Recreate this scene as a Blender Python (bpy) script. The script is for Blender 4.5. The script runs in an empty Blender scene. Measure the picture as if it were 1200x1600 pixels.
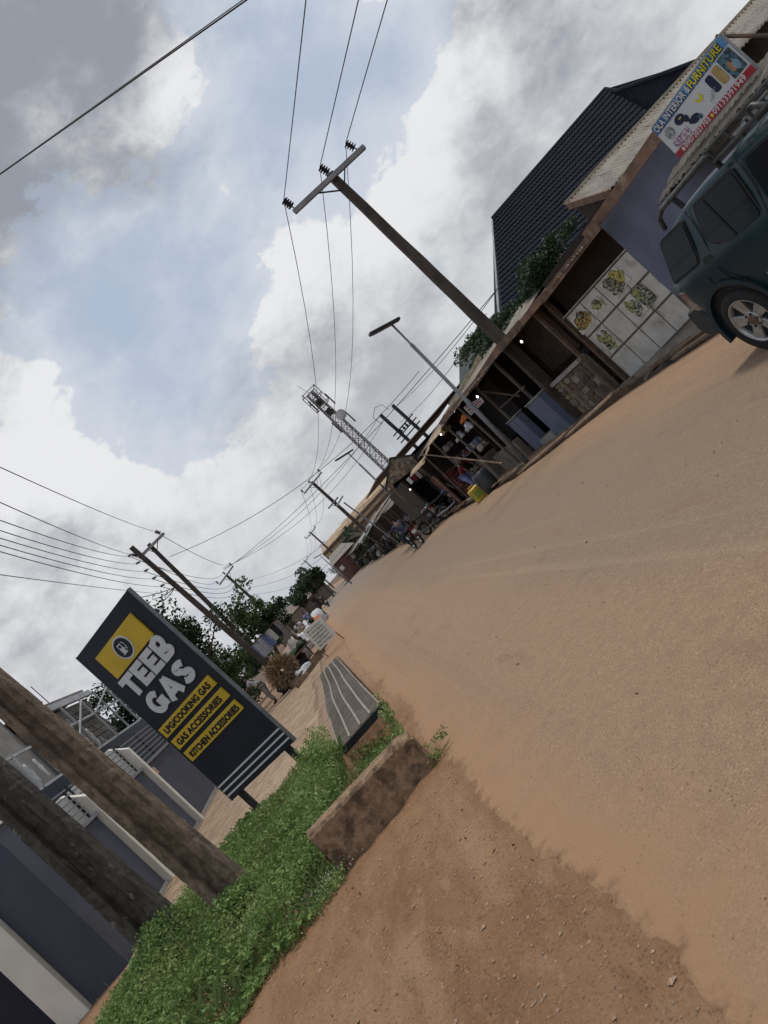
import bpy, bmesh, math, random
import numpy as np
from mathutils import Vector, Matrix
random.seed(7); RNG = np.random.default_rng(11)
S = bpy.context.scene
COL = S.collection
rad = math.radians
# ------------------------------------------------------------------ camera
F = 1200.0; H = 1.75
def _cam():
    d = np.array([495-600, -(930-800), -F]); d /= np.linalg.norm(d)
    u = np.array([-1, .93, 0.]); u /= np.linalg.norm(u)
    u = u-d*(u@d); u /= np.linalg.norm(u)
    return np.array([np.cross(d, u), d, u])
R = _cam()
cam = bpy.data.objects.new('camera', bpy.data.cameras.new('camera')); COL.objects.link(cam)
cam.data.sensor_fit = 'HORIZONTAL'; cam.data.sensor_width = 36; cam.data.lens = 36
cam.data.clip_start = .05; cam.data.clip_end = 5000
cam.matrix_world = Matrix.Translation((0, 0, H)) @ Matrix(R.tolist()).to_4x4()
S.camera = cam
def ray(x, y): return R @ np.array([x-600, -(y-800), -F])
def G(x, y, z=0.): r = ray(x, y); return Vector(r*((z-H)/r[2]))+Vector((0, 0, H))      # ground point seen at a pixel
def AY(x, y, Y): r = ray(x, y); return Vector(r*(Y/r[1]))+Vector((0, 0, H))           # point at a distance
def AX(x, y, X): r = ray(x, y); return Vector(r*(X/r[0]))+Vector((0, 0, H))           # point on a road-side plane
# ------------------------------------------------------------------ light
SUN_EL, SUN_AZ = 74, 62          # azimuth clockwise from +Y (down the road): the sun stands high over the right-hand row
S.view_settings.view_transform = 'Standard'; S.view_settings.look = 'None'
S.view_settings.exposure = 0.0; S.view_settings.gamma = 1
S.view_settings.use_curve_mapping = False
sun = bpy.data.objects.new('sun', bpy.data.lights.new('sun', 'SUN')); COL.objects.link(sun)
sun.data.energy = 2.1; sun.data.angle = rad(11); sun.data.color = (1, .95, .87)
sd = Vector((math.sin(rad(SUN_AZ))*math.cos(rad(SUN_EL)), math.cos(rad(SUN_AZ))*math.cos(rad(SUN_EL)), math.sin(rad(SUN_EL))))
sun.rotation_euler = sd.to_track_quat('Z', 'Y').to_euler()
W = bpy.data.worlds.new('World'); S.world = W; W.use_nodes = True
def build_sky():
    nt = W.node_tree; N = nt.nodes; L = nt.links; N.clear()
    def nd(t, **k):
        n = N.new(t)
        for a, b in k.items(): setattr(n, a, b)
        return n
    def val(sock, v):
        if isinstance(v, bpy.types.NodeSocket): L.new(v, sock)
        else: sock.default_value = v
    def m(op, a, b=0., c=0., clamp=False):
        n = nd('ShaderNodeMath', operation=op, use_clamp=clamp)
        for i, v in enumerate((a, b, c)): val(n.inputs[i], v)
        return n.outputs[0]
    def mr(v, a, b, c=0., d=1., smooth=True):
        n = nd('ShaderNodeMapRange', interpolation_type='SMOOTHSTEP' if smooth else 'LINEAR')
        val(n.inputs[0], v)
        for i, x in enumerate((a, b, c, d)): val(n.inputs[i+1], x)
        return n.outputs[0]
    def mix(f, a, b):
        n = nd('ShaderNodeMix', data_type='RGBA'); val(n.inputs[0], f)
        for i, v in ((6, a), (7, b)):
            if isinstance(v, bpy.types.NodeSocket): L.new(v, n.inputs[i])
            else: n.inputs[i].default_value = (*v, 1)
        return n.outputs[2]
    sky = nd('ShaderNodeTexSky', sky_type='NISHITA', sun_disc=False)
    sky.sun_elevation = rad(SUN_EL); sky.sun_rotation = rad(SUN_AZ); sky.air_density = 1.3; sky.dust_density = 3.0
    tc = nd('ShaderNodeTexCoord'); dirv = tc.outputs['Generated']
    def noise(scale, detail, rough, off=(0, 0, 0), vec=None, out='Fac', zs=1.35):
        mp = nd('ShaderNodeMapping'); mp.inputs['Location'].default_value = off
        mp.inputs['Scale'].default_value = (1, 1, zs)
        L.new(vec or dirv, mp.inputs[0])
        n = nd('ShaderNodeTexNoise'); L.new(mp.outputs[0], n.inputs['Vector'])
        n.inputs['Scale'].default_value = scale; n.inputs['Detail'].default_value = detail
        n.inputs['Roughness'].default_value = rough
        return n.outputs[out]
    def vmath(op, a, b):
        v = nd('ShaderNodeVectorMath', operation=op)
        for i, x in enumerate((a, b)):
            if isinstance(x, bpy.types.NodeSocket): L.new(x, v.inputs[i])
            else: v.inputs[i].default_value = x
        return v.outputs[0]
    def warp(vec, scale, amp, off):
        c = noise(scale, 2, .5, off, vec, 'Color'); return vmath('ADD', vec, vmath('MULTIPLY', vmath('SUBTRACT', c, (.5, .5, .5)), (amp, amp, amp)))
    w1 = warp(dirv, 2.6, .20, (2, 5, 1)); w1 = warp(w1, 8., .05, (6, 2, 1)); w2 = warp(w1, 22., .022, (4, 1, 8)); w3 = warp(dirv, 14., .03, (9, 1, 8))
    def blobs(lst, vec):
        acc = None
        for (px, py, r, w) in lst:
            d = ray(px, py); d = d/np.linalg.norm(d)
            vm = nd('ShaderNodeVectorMath', operation='DISTANCE'); L.new(vec, vm.inputs[0]); vm.inputs[1].default_value = tuple(d)
            o = mr(vm.outputs['Value'], r/1200., 0., 0., w)
            acc = o if acc is None else m('ADD', acc, o)
        return acc
    def fbm(vec):
        return m('ADD', m('MULTIPLY', noise(3.4, 8, .6, (3.1, 1.2, 0), vec), .62), m('MULTIPLY', noise(9, 8, .64, (0, 5, 1), vec), .38))
    f = fbm(w3); up = vmath('ADD', w3, (.035, .0, .055)); f2 = fbm(up)
    cover = blobs([(60, 120, 430, .55), (-60, 480, 250, .35), (250, 160, 230, .22), (640, 420, 300, .42), (860, 300, 330, .45), (440, 540, 190, .26), (390, 410, 90, .22), (350, 640, 170, .25), (600, 650, 330, .32), (900, 60, 330, .36), (560, 40, 70, .18),
                   (100, 850, 330, .40), (330, 800, 190, .22), (30, 700, 200, .25), (450, 850, 350, .35), (0, 1000, 300, .3), (1150, 200, 420, .25)], w2)
    clear = blobs([(270, 570, 330, .50), (420, 300, 280, .38), (480, 110, 260, .38), (240, 480, 160, .2), (640, 120, 130, .35), (180, 640, 130, .15), (460, 390, 90, .15), (120, 420, 160, .3), (330, 250, 160, .25)], w1)
    c = m('SUBTRACT', m('ADD', m('ADD', m('MULTIPLY', m('SUBTRACT', f, .5), 3.1), .36), cover), clear)
    mask = mr(c, .40, .60)
    soft = m('MULTIPLY', mr(c, -.30, .62), .52)
    mask = m('MAXIMUM', mask, soft)
    dark = blobs([(20, 110, 450, 1.1), (60, 330, 260, .45), (-40, 480, 220, .3), (820, 330, 190, .26), (600, 560, 150, .22), (720, 620, 170, .25), (160, 930, 220, .15), (60, 760, 120, .2)], w1)
    light = blobs([(600, 290, 150, .25), (400, 420, 110, .25), (350, 120, 170, .35), (880, 60, 200, .10), (150, 740, 140, .25), (550, 420, 120, .15), (930, 500, 200, .1)], w1)
    t = m('MULTIPLY', m('SUBTRACT', f2, f), 3.2)          # billows: lit edge toward the sun, grey below
    t = m('ADD', t, m('MULTIPLY', m('SUBTRACT', noise(2.3, 6, .55, (7, 2, 4), w1), .44), 2.1))
    t = m('ADD', t, m('MULTIPLY', m('SUBTRACT', c, .6), .32))
    t = m('SUBTRACT', m('ADD', t, m('MULTIPLY', dark, .62)), light)
    tone = mr(t, -.08, .92)
    cl = mix(tone, (8.2, 8.25, 8.4), (3.0, 3.2, 3.65))
    hz = nd('ShaderNodeSeparateXYZ'); L.new(dirv, hz.inputs[0])
    hv = mr(hz.outputs[2], .32, .0)
    skyc = mix(.92, sky.outputs[0], (4.4, 5.2, 6.5))
    col = mix(mask, skyc, cl)
    col = mix(m('MULTIPLY', hv, .6), col, (6.3, 6.4, 6.6))
    low = mr(hz.outputs[2], .0, -.05)
    col = mix(low, col, (1.6, 1.3, 1.0))
    bg = nd('ShaderNodeBackground'); L.new(col, bg.inputs[0]); bg.inputs[1].default_value = .1
    out = nd('ShaderNodeOutputWorld'); L.new(bg.outputs[0], out.inputs[0])
build_sky()
# ------------------------------------------------------------------ helpers
MATS = {}
def M(name, c1, c2=None, rough=.85, metal=0., scale=3., detail=6, contrast=(.35, .65), bump=0., bscale=None, c3=None, s3=1., t3=(.55, .7),
      stretch=(1, 1, 1), translucent=0., coord='Object', spec=.3, streak=None):
    """procedural material: two-tone noise, optional third tone (stains / dust), bump"""
    if name in MATS: return MATS[name]
    m = bpy.data.materials.new(name); m.use_nodes = True; nt = m.node_tree; N = nt.nodes; L = nt.links
    b = N['Principled BSDF']; b.inputs['Roughness'].default_value = rough; b.inputs['Metallic'].default_value = metal
    b.inputs['Specular IOR Level'].default_value = spec
    if c2 is None: c2 = tuple(x*.72 for x in c1)
    tc = N.new('ShaderNodeTexCoord'); mp = N.new('ShaderNodeMapping'); L.new(tc.outputs[coord], mp.inputs[0]); mp.inputs['Scale'].default_value = stretch
    def nz(s, d=detail, off=0., r=.6):
        n = N.new('ShaderNodeTexNoise'); n.noise_dimensions = '4D' if off else '3D'
        L.new(mp.outputs[0], n.inputs['Vector']); n.inputs['Scale'].default_value = s; n.inputs['Detail'].default_value = d; n.inputs['Roughness'].default_value = r
        if off: n.inputs['W'].default_value = off
        return n.outputs['Fac']
    def ramp(f, lo, hi):
        r = N.new('ShaderNodeMapRange'); r.interpolation_type = 'SMOOTHSTEP'; L.new(f, r.inputs[0]); r.inputs[1].default_value = lo; r.inputs[2].default_value = hi
        return r.outputs[0]
    def mixc(f, a, bb):
        x = N.new('ShaderNodeMix'); x.data_type = 'RGBA'; L.new(f, x.inputs[0])
        for i, v in ((6, a), (7, bb)):
            if isinstance(v, bpy.types.NodeSocket): L.new(v, x.inputs[i])
            else: x.inputs[i].default_value = (*v, 1)
        return x.outputs[2]
    col = mixc(ramp(nz(scale), *contrast), c1, c2)
    if c3: col = mixc(ramp(nz(s3, off=3.7), *t3), col, c3)
    if streak:
        w = N.new('ShaderNodeTexWave'); w.bands_direction = streak[0]; w.inputs['Scale'].default_value = streak[1]; L.new(mp.outputs[0], w.inputs[0])
        w.inputs['Distortion'].default_value = 2; col = mixc(ramp(w.outputs['Fac'], .3, .8), col, streak[2])
    L.new(col, b.inputs['Base Color'])
    if bump:
        bp = N.new('ShaderNodeBump'); bp.inputs['Strength'].default_value = min(1, bump); bp.inputs['Distance'].default_value = .02*max(1, bump)
        L.new(nz(bscale or scale*6, 8, 1.3, .65), bp.inputs['Height']); L.new(bp.outputs[0], b.inputs['Normal'])
    if translucent:
        tr = N.new('ShaderNodeBsdfTranslucent'); L.new(col, tr.inputs[0]); ms = N.new('ShaderNodeMixShader'); ms.inputs[0].default_value = translucent
        L.new(b.outputs[0], ms.inputs[1]); L.new(tr.outputs[0], ms.inputs[2]); L.new(ms.outputs[0], N['Material Output'].inputs[0])
    MATS[name] = m; return m
def emis(name, c, s):
    m = bpy.data.materials.new(name); m.use_nodes = True; b = m.node_tree.nodes['Principled BSDF']
    b.inputs['Base Color'].default_value = (*c, 1); b.inputs['Emission Color'].default_value = (*c, 1); b.inputs['Emission Strength'].default_value = s
    return m
class MB:
    def __init__(s): s.v = []; s.f = []
    def add(s, vs, fs):
        o = len(s.v); s.v += [tuple(p) for p in vs]; s.f += [tuple(i+o for i in f) for f in fs]; return s
    def box(s, x0, x1, y0, y1, z0, z1):
        return s.add([(x, y, z) for z in (z0, z1) for y in (y0, y1) for x in (x0, x1)],
                     [(0, 2, 3, 1), (4, 5, 7, 6), (0, 1, 5, 4), (2, 6, 7, 3), (0, 4, 6, 2), (1, 3, 7, 5)])
    def beam(s, p, q, w, h=None, up=(0, 0, 1)):
        p, q = Vector(p), Vector(q); h = h or w; d = (q-p).normalized(); u = Vector(up)
        if abs(d.dot(u)) > .98: u = Vector((0, 1, 0))
        a = d.cross(u).normalized()*w/2; b = a.normalized().cross(d).normalized()*h/2
        vs = [c+x*a+y*b for c in (p, q) for x, y in ((-1, -1), (1, -1), (1, 1), (-1, 1))]
        return s.add(vs, [(0, 1, 2, 3), (7, 6, 5, 4), (0, 4, 5, 1), (1, 5, 6, 2), (2, 6, 7, 3), (3, 7, 4, 0)])
    def tube(s, pts, r, n=6, close=False):
        pts = [Vector(p) for p in pts]; rs = r if isinstance(r, (list, tuple)) else [r]*len(pts); k = len(pts); o = len(s.v)
        for i, p in enumerate(pts):
            d = (pts[(i+1) % k if close else min(i+1, k-1)]-pts[(i-1) % k if close else max(i-1, 0)]).normalized()
            u = Vector((0, 0, 1)) if abs(d.z) < .95 else Vector((0, 1, 0))
            a = d.cross(u).normalized(); b = a.cross(d)
            for j in range(n):
                t = 2*math.pi*j/n; s.v.append(tuple(p+(a*math.cos(t)+b*math.sin(t))*rs[i]))
        for i in range(k if close else k-1):
            for j in range(n):
                A = o+i*n; B = o+((i+1) % k)*n; s.f.append((A+j, B+j, B+(j+1) % n, A+(j+1) % n))
        if not close: s.f.append(tuple(o+j for j in range(n))); s.f.append(tuple(o+(k-1)*n+j for j in reversed(range(n))))
        return s
    def quad(s, a, b, c, d): return s.add([a, b, c, d], [(0, 1, 2, 3)])
    def slab(s, pts, off):                      # polygon extruded by a vector
        pts = [Vector(p) for p in pts]; off = Vector(off); n = len(pts)
        return s.add(pts+[p+off for p in pts], [tuple(reversed(range(n))), tuple(range(n, 2*n))]+[(i, (i+1) % n, n+(i+1) % n, n+i) for i in range(n)])
    def lathe(s, prof, c, axis='z', n=16, cap=True):      # prof: (radius, height)
        o = len(s.v); c = Vector(c)
        for r, h in prof:
            for j in range(n):
                t = 2*math.pi*j/n; a, b = r*math.cos(t), r*math.sin(t)
                s.v.append(tuple(c+Vector({'z': (a, b, h), 'x': (h, a, b), 'y': (b, h, a)}[axis])))
        for i in range(len(prof)-1):
            for j in range(n): s.f.append((o+i*n+j, o+i*n+(j+1) % n, o+(i+1)*n+(j+1) % n, o+(i+1)*n+j))
        if cap: s.f.append(tuple(o+j for j in reversed(range(n)))); s.f.append(tuple(o+(len(prof)-1)*n+j for j in range(n)))
        return s
    def jitter(s, a):
        s.v = [(x+random.uniform(-a, a), y+random.uniform(-a, a), z+random.uniform(-a, a)) for x, y, z in s.v]; return s
def base(o):
    p = Vector((0, 0, 0))
    while o is not None: p += o.location; o = o.parent
    return p
def mk(name, me, mat, parent=None):
    if mat is not None:
        me.materials.clear(); me.materials.append(mat)
    o = bpy.data.objects.new(name, me); COL.objects.link(o); o.parent = parent; return o
def part(name, mb, mat, parent=None, smooth=False, bevel=0., recalc=True):
    me = bpy.data.meshes.new(name); off = base(parent)
    me.from_pydata([(x-off.x, y-off.y, z-off.z) for x, y, z in mb.v], [], mb.f)
    if recalc or bevel:
        bm = bmesh.new(); bm.from_mesh(me)
        if bevel:
            bmesh.ops.bevel(bm, geom=[e for e in bm.edges if len(e.link_faces) == 2 and e.calc_face_angle(0) > .5], offset=bevel, segments=1, affect='EDGES')
        bmesh.ops.recalc_face_normals(bm, faces=bm.faces); bm.to_mesh(me); bm.free()
    if smooth: me.polygons.foreach_set('use_smooth', [True]*len(me.polygons))
    return mk(name, me, mat, parent)
def tag(o, label=None, cat=None, group=None, kind=None):
    for k, v in (('label', label), ('category', cat), ('group', group), ('kind', kind)):
        if v: o[k] = v
    return o
def thing(name, loc, label, cat, group=None):
    o = bpy.data.objects.new(name, None); COL.objects.link(o); o.location = loc; o.empty_display_size = .2
    return tag(o, label, cat, group)
def copy_tree(o, parent=None):
    c = o.copy(); COL.objects.link(c); c.parent = parent
    for ch in list(o.children): copy_tree(ch, c)
    return c
def quads_mesh(name, V, mat, parent=None, kind=None, nper=4):
    """fast mesh of separate quads/tris from an (n,nper,3) array"""
    n = V.shape[0]; me = bpy.data.meshes.new(name); me.vertices.add(n*nper)
    off = np.array(base(parent)); me.vertices.foreach_set('co', (V.reshape(-1, 3)-off).astype(np.float32).ravel())
    me.loops.add(n*nper); me.loops.foreach_set('vertex_index', np.arange(n*nper, dtype=np.int32))
    me.polygons.add(n); me.polygons.foreach_set('loop_start', np.arange(0, n*nper, nper, dtype=np.int32)); me.update(calc_edges=True)
    o = mk(name, me, mat, parent)
    if kind: o['kind'] = kind
    return o
def leaves(cen, size, aspect=.45, up=.3, rng=RNG):
    """random diamond leaves at centres"""
    n = len(cen); d = rng.normal(size=(n, 3)); d[:, 2] = d[:, 2]*.6+up; d /= np.linalg.norm(d, axis=1)[:, None]
    e = rng.normal(size=(n, 3)); e -= d*(e*d).sum(1)[:, None]; e /= np.linalg.norm(e, axis=1)[:, None]
    L = (size*rng.uniform(.6, 1.3, n))[:, None]; a = d*L; b = e*L*aspect
    return np.stack([cen-a*.5, cen+b*.5, cen+a*.5, cen-b*.5], 1)
_T = {}
def vnoise(x, y, seed=0):
    x = np.asarray(x, float); y = np.asarray(y, float)
    if seed not in _T: _T[seed] = np.random.default_rng(seed).uniform(-1, 1, (256, 256))
    T = _T[seed]; xi = np.floor(x).astype(int); yi = np.floor(y).astype(int); fx = x-xi; fy = y-yi; fx = fx*fx*(3-2*fx); fy = fy*fy*(3-2*fy)
    g = lambda a, b: T[a % 256, b % 256]
    return (g(xi, yi)*(1-fx)+g(xi+1, yi)*fx)*(1-fy)+(g(xi, yi+1)*(1-fx)+g(xi+1, yi+1)*fx)*fy
def sst(x, a, b): t = np.clip((x-a)/(b-a), 0, 1); return t*t*(3-2*t)
# ------------------------------------------------------------------ ground, road
def bend(y): return -np.maximum(0, np.asarray(y, float)-95)**2/2900.
def edge_x(y):                     # ragged left edge of the tarred road
    y = np.asarray(y, float)
    return -.12-.06*np.clip(y-3, 0, 4)*.8+.07*vnoise(y*1.7, y*0+2, 5)+.03*vnoise(y*4.1, y*0+2, 15)+.022*vnoise(y*11, y*0, 6)+.012*vnoise(y*37, y*0, 16)-.25*sst(y, 8, 20)-.5*sst(y, 25, 60)+bend(y)
def drain_x(y): y = np.asarray(y, float); return 6.95-1.05*sst(y, 13.5, 20)+bend(y)
def hgt(x, y):
    x = np.asarray(x, float); y = np.asarray(y, float)
    near = sst(y, 16, 6)
    z = .012*vnoise(x*1.3, y*.9, 1)
    soil = sst(edge_x(y)-x, 0, .25)*sst(y, 26, 8)
    z = z-soil*.02+soil*(.022*vnoise(x*3.5, y*2.2, 2)+.012*vnoise(x*9+y*3, y*5, 3)+.006*vnoise(x*23, y*19, 4))*near
    z = z+.004*near*vnoise(x*30, y*30, 8)
    # verge mound
    z = z+.30*np.exp(-(((x+3.6)/1.3)**2+((y-8.3)/2.2)**2))
    # ditch on the left, drain on the right
    sk = .42*np.clip((y-11.2)/12.5, 0, 1); xs_ = x+sk
    d = sst(xs_, -1.36, -1.30)*sst(-xs_, .50, .56)*sst(y, 6.95, 7.05)*sst(-y, -24.2, -24)
    z = z-.62*d
    dx = x-drain_x(y); d2 = sst(dx, .02, .08)*sst(-dx, -.62, -.55)*sst(y, 7.5, 8)*sst(-y, -70, -60)
    z = z-.55*d2
    bank = sst(dx, .6, 1.0)*sst(y, 16, 10)*.28
    return z+bank
def grid_obj(name, xs, ys, fz, mat):
    X, Y = np.meshgrid(xs, ys); Z = fz(X, Y); nx, ny = len(xs), len(ys)
    me = bpy.data.meshes.new(name); me.vertices.add(nx*ny); me.vertices.foreach_set('co', np.stack([X, Y, Z], -1).astype(np.float32).ravel())
    i = np.arange((nx-1)*(ny-1)); a = (i//(nx-1))*nx+i % (nx-1); q = np.stack([a, a+1, a+nx+1, a+nx], 1).astype(np.int32)
    me.loops.add(q.size); me.loops.foreach_set('vertex_index', q.ravel()); me.polygons.add(len(q)); me.polygons.foreach_set('loop_start', np.arange(0, q.size, 4, dtype=np.int32))
    me.update(calc_edges=True); me.polygons.foreach_set('use_smooth', [True]*len(q)); return mk(name, me, mat)
def far(a, b, s):
    o = [a]
    while o[-1] < b: s *= 1.35; o.append(o[-1]+s)
    return o[1:]
def soil_material(name, road):
    m = bpy.data.materials.new(name); m.use_nodes = True; nt = m.node_tree; N = nt.nodes; L = nt.links; b = N['Principled BSDF']
    b.inputs['Roughness'].default_value = .92; b.inputs['Specular IOR Level'].default_value = .22
    g = N.new('ShaderNodeNewGeometry')
    def nz(s, d=6, st=(1, 1, 1), w=0., r=.6):
        mp = N.new('ShaderNodeMapping'); L.new(g.outputs['Position'], mp.inputs[0]); mp.inputs['Scale'].default_value = st; mp.inputs['Location'].default_value = (w*3, w*7, 0)
        n = N.new('ShaderNodeTexNoise'); L.new(mp.outputs[0], n.inputs['Vector']); n.inputs['Scale'].default_value = s; n.inputs['Detail'].default_value = d; n.inputs['Roughness'].default_value = r
        return n.outputs['Fac']
    def ramp(f, lo, hi, a=0., bb=1.):
        r = N.new('ShaderNodeMapRange'); r.interpolation_type = 'SMOOTHSTEP'; L.new(f, r.inputs[0])
        for k, v in enumerate((lo, hi, a, bb)): r.inputs[k+1].default_value = v
        return r.outputs[0]
    def mx(f, a, bb, mode='MIX'):
        x = N.new('ShaderNodeMix'); x.data_type = 'RGBA'; x.blend_type = mode
        if isinstance(f, float): x.inputs[0].default_value = f
        else: L.new(f, x.inputs[0])
        for i, v in ((6, a), (7, bb)):
            if isinstance(v, bpy.types.NodeSocket): L.new(v, x.inputs[i])
            else: x.inputs[i].default_value = (*v, 1)
        return x.outputs[2]
    def mt(op, a, bb):
        x = N.new('ShaderNodeMath'); x.operation = op
        for i, v in enumerate((a, bb)):
            if isinstance(v, bpy.types.NodeSocket): L.new(v, x.inputs[i])
            else: x.inputs[i].default_value = v
        return x.outputs[0]
    sep = N.new('ShaderNodeSeparateXYZ'); L.new(g.outputs['Position'], sep.inputs[0])
    if road:
        dust = (.272, .180, .114); tar = (.215, .158, .110); red = (.325, .205, .125)
        # lanes of worn tar between dusty shoulders
        lane = mt('MULTIPLY', ramp(sep.outputs[0], .6, 3.0), ramp(sep.outputs[0], 6.2, 3.6))
        lane = mt('ADD', lane, mt('MULTIPLY', mt('SUBTRACT', nz(.45, 5, (1, .25, 1)), .5), 1.5))
        col = mx(ramp(lane, .25, .85), dust, tar)
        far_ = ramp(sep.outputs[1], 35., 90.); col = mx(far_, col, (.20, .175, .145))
        sh = mt('ADD', mt('MULTIPLY', ramp(sep.outputs[0], 4.8, 6.6), .8), mt('SUBTRACT', nz(.7, 4, (1, .3, 1), 2.), .5)); col = mx(ramp(sh, .35, .8), col, red)
        lf = mt('ADD', mt('MULTIPLY', ramp(sep.outputs[0], 1.0, -.4), .55), mt('SUBTRACT', nz(1.1, 5, (1, .4, 1), 4.), .5)); col = mx(ramp(lf, .35, .75), col, (.33, .20, .125))
        col = mx(ramp(nz(1.6, 7, (1.4, .35, 1), 6.), .56, .70, 0., .5), col, (.21, .13, .085))
        col = mx(ramp(nz(62, 4, w=1.), .54, .68, 0., .65), col, (.44, .32, .22))
        col = mx(ramp(nz(80, 3, w=2.), .55, .66, 0., .7), col, (.10, .07, .05))
        col = mx(ramp(nz(9, 6, w=5.), .35, .7, 0., .35), col, (.19, .125, .085))
        # faint tyre tracks along the road and scattered dark patches
        tr = nz(1.0, 4, (3.2, .03, 1), 31.); col = mx(ramp(tr, .56, .70, 0., .16), col, (.38, .27, .18)); col = mx(ramp(tr, .44, .30, 0., .22), col, (.17, .125, .09))
        col = mx(ramp(nz(.9, 8, (1, .6, 1), 41., .7), .60, .68, 0., .55), col, (.15, .11, .08))
        ea = N.new('ShaderNodeAttribute'); ea.attribute_name = 'edge'; ev = mt('ADD', ea.outputs['Fac'], mt('MULTIPLY', mt('SUBTRACT', nz(2.5, 7, w=51.), .5), .9))
        col = mx(ramp(ev, .75, .0), col, (.30, .178, .10)); crk = mt('MULTIPLY', ramp(ea.outputs['Fac'], .14, .02), ramp(nz(9, 7, w=61.), .42, .75)); col = mx(crk, col, (.12, .065, .036))
    else:
        col = mx(ramp(nz(1.2, 7, (1.2, .6, 1)), .35, .65), (.30, .172, .094), (.22, .118, .062))
        col = mx(ramp(nz(5, 7, (1.5, .5, 1), 3.), .5, .7), col, (.32, .185, .102))
        col = mx(ramp(nz(.8, 5, (2.2, .5, 1), 13.), .48, .7), col, (.34, .205, .118))
        col = mx(ramp(nz(2.2, 7, (1.6, .5, 1), 23.), .55, .74, 0., .6), col, (.17, .088, .046))
        col = mx(ramp(nz(42, 4, w=1.), .54, .7, 0., .6), col, (.36, .235, .15))
        col = mx(ramp(nz(70, 3, w=2.), .56, .7, 0., .6), col, (.10, .045, .025))
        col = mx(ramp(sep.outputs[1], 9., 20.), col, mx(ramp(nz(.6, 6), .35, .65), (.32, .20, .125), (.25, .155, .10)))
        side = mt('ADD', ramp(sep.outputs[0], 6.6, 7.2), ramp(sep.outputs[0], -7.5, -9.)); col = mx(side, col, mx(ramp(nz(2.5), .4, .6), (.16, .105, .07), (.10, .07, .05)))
    L.new(col, b.inputs['Base Color'])
    h = mt('ADD', mt('MULTIPLY', nz(14, 8, (1.3, .7, 1), 9., .7), .9), mt('MULTIPLY', nz(60, 6, w=8., r=.7), .55))
    vo = N.new('ShaderNodeTexVoronoi'); L.new(g.outputs['Position'], vo.inputs['Vector']); vo.inputs['Scale'].default_value = 45 if road else 32
    h = mt('ADD', h, mt('MULTIPLY', ramp(vo.outputs['Distance'], .45, .0), .25 if road else .4))
    bp = N.new('ShaderNodeBump'); bp.inputs['Strength'].default_value = .9 if road else 1.0; bp.inputs['Distance'].default_value = .012 if road else .03
    L.new(h, bp.inputs['Height']); L.new(bp.outputs[0], b.inputs['Normal'])
    return m
ys = [-40, -10, 0, 1]
while ys[-1] < 30: ys.append(ys[-1]+max(.022, min(.14, ys[-1]*.0085)))
ys_road = ys + far(ys[-1], 1400, .3); ys_g = ys_road
xs_d = list(np.arange(-3.2, 1.0, .03))
xs_in = list(np.arange(-8, -3.2, .06))+xs_d+list(np.arange(1.0, 6.4, .25))+list(np.arange(6.4, 8.4, .05))+[9, 10, 11]
xs_g = [-x for x in reversed(far(8, 900, .4))]+xs_in+far(11, 900, .5)
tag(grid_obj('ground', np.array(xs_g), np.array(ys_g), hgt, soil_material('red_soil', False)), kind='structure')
def road_mesh():
    yy = np.array(ys_road); nx = 90
    u = np.concatenate([np.linspace(0, .12, 30)[:-1], np.linspace(.12, 1, nx-29)])
    Y = np.repeat(yy[:, None], nx, 1); e = edge_x(yy)[:, None]; rt = (drain_x(yy)-.05+.05*vnoise(yy*2.3, yy*0, 9))[:, None]
    X = e+(rt-e)*u[None, :]
    Z = hgt(X, Y)+.004+.012*sst(X-e, 0, .35); Z[:, 0] -= .03; Z[:, -1] -= .05; Z[:, 1] -= .002
    me = bpy.data.meshes.new('road'); ny = len(yy); me.vertices.add(nx*ny); me.vertices.foreach_set('co', np.stack([X, Y, Z], -1).astype(np.float32).ravel())
    i = np.arange((nx-1)*(ny-1)); a = (i//(nx-1))*nx+i % (nx-1); q = np.stack([a, a+1, a+nx+1, a+nx], 1).astype(np.int32)
    me.loops.add(q.size); me.loops.foreach_set('vertex_index', q.ravel()); me.polygons.add(len(q)); me.polygons.foreach_set('loop_start', np.arange(0, q.size, 4, dtype=np.int32))
    at = me.attributes.new('edge', 'FLOAT', 'POINT'); at.data.foreach_set('value', (X-e).astype(np.float32).ravel())
    me.update(calc_edges=True); me.polygons.foreach_set('use_smooth', [True]*len(q))
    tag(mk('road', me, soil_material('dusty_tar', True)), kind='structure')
road_mesh()
# materials shared by many things
concrete = M('weathered_concrete', (.26, .22, .175), (.14, .115, .09), scale=5, bump=.8, bscale=40, c3=(.07, .055, .045), s3=2.2, t3=(.5, .68))
greycon = M('grey_concrete', (.30, .29, .27), (.22, .21, .20), scale=4, bump=.4, bscale=60, c3=(.13, .12, .11), s3=1.5)
navy = M('navy_paint', (.048, .057, .080), (.038, .046, .067), rough=.5, scale=1.2, c3=(.06, .068, .09), s3=.8, t3=(.5, .8), bump=.08, bscale=80)
white = M('off_white_paint', (.62, .60, .55), (.54, .52, .47), rough=.7, scale=1.5, c3=(.38, .34, .28), s3=1.1, t3=(.6, .85))
wood = M('weathered_wood', (.16, .11, .072), (.09, .062, .043), scale=3, stretch=(1, 1, 1), bump=.4, c3=(.28, .20, .13), s3=2)
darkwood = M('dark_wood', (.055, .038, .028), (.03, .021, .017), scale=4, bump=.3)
rustroof = M('rusty_corrugated_roof', (.20, .17, .145), (.13, .10, .082), scale=2.2, c3=(.17, .085, .045), s3=1.4, rough=.7, bump=.2)
greyroof = M('grey_corrugated_roof', (.23, .205, .175), (.15, .13, .11), scale=2.5, c3=(.15, .105, .075), s3=1.8, rough=.7, bump=.2)
steel = M('galvanised_steel', (.33, .34, .35), (.25, .26, .27), rough=.5, metal=.5, scale=6)
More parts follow.
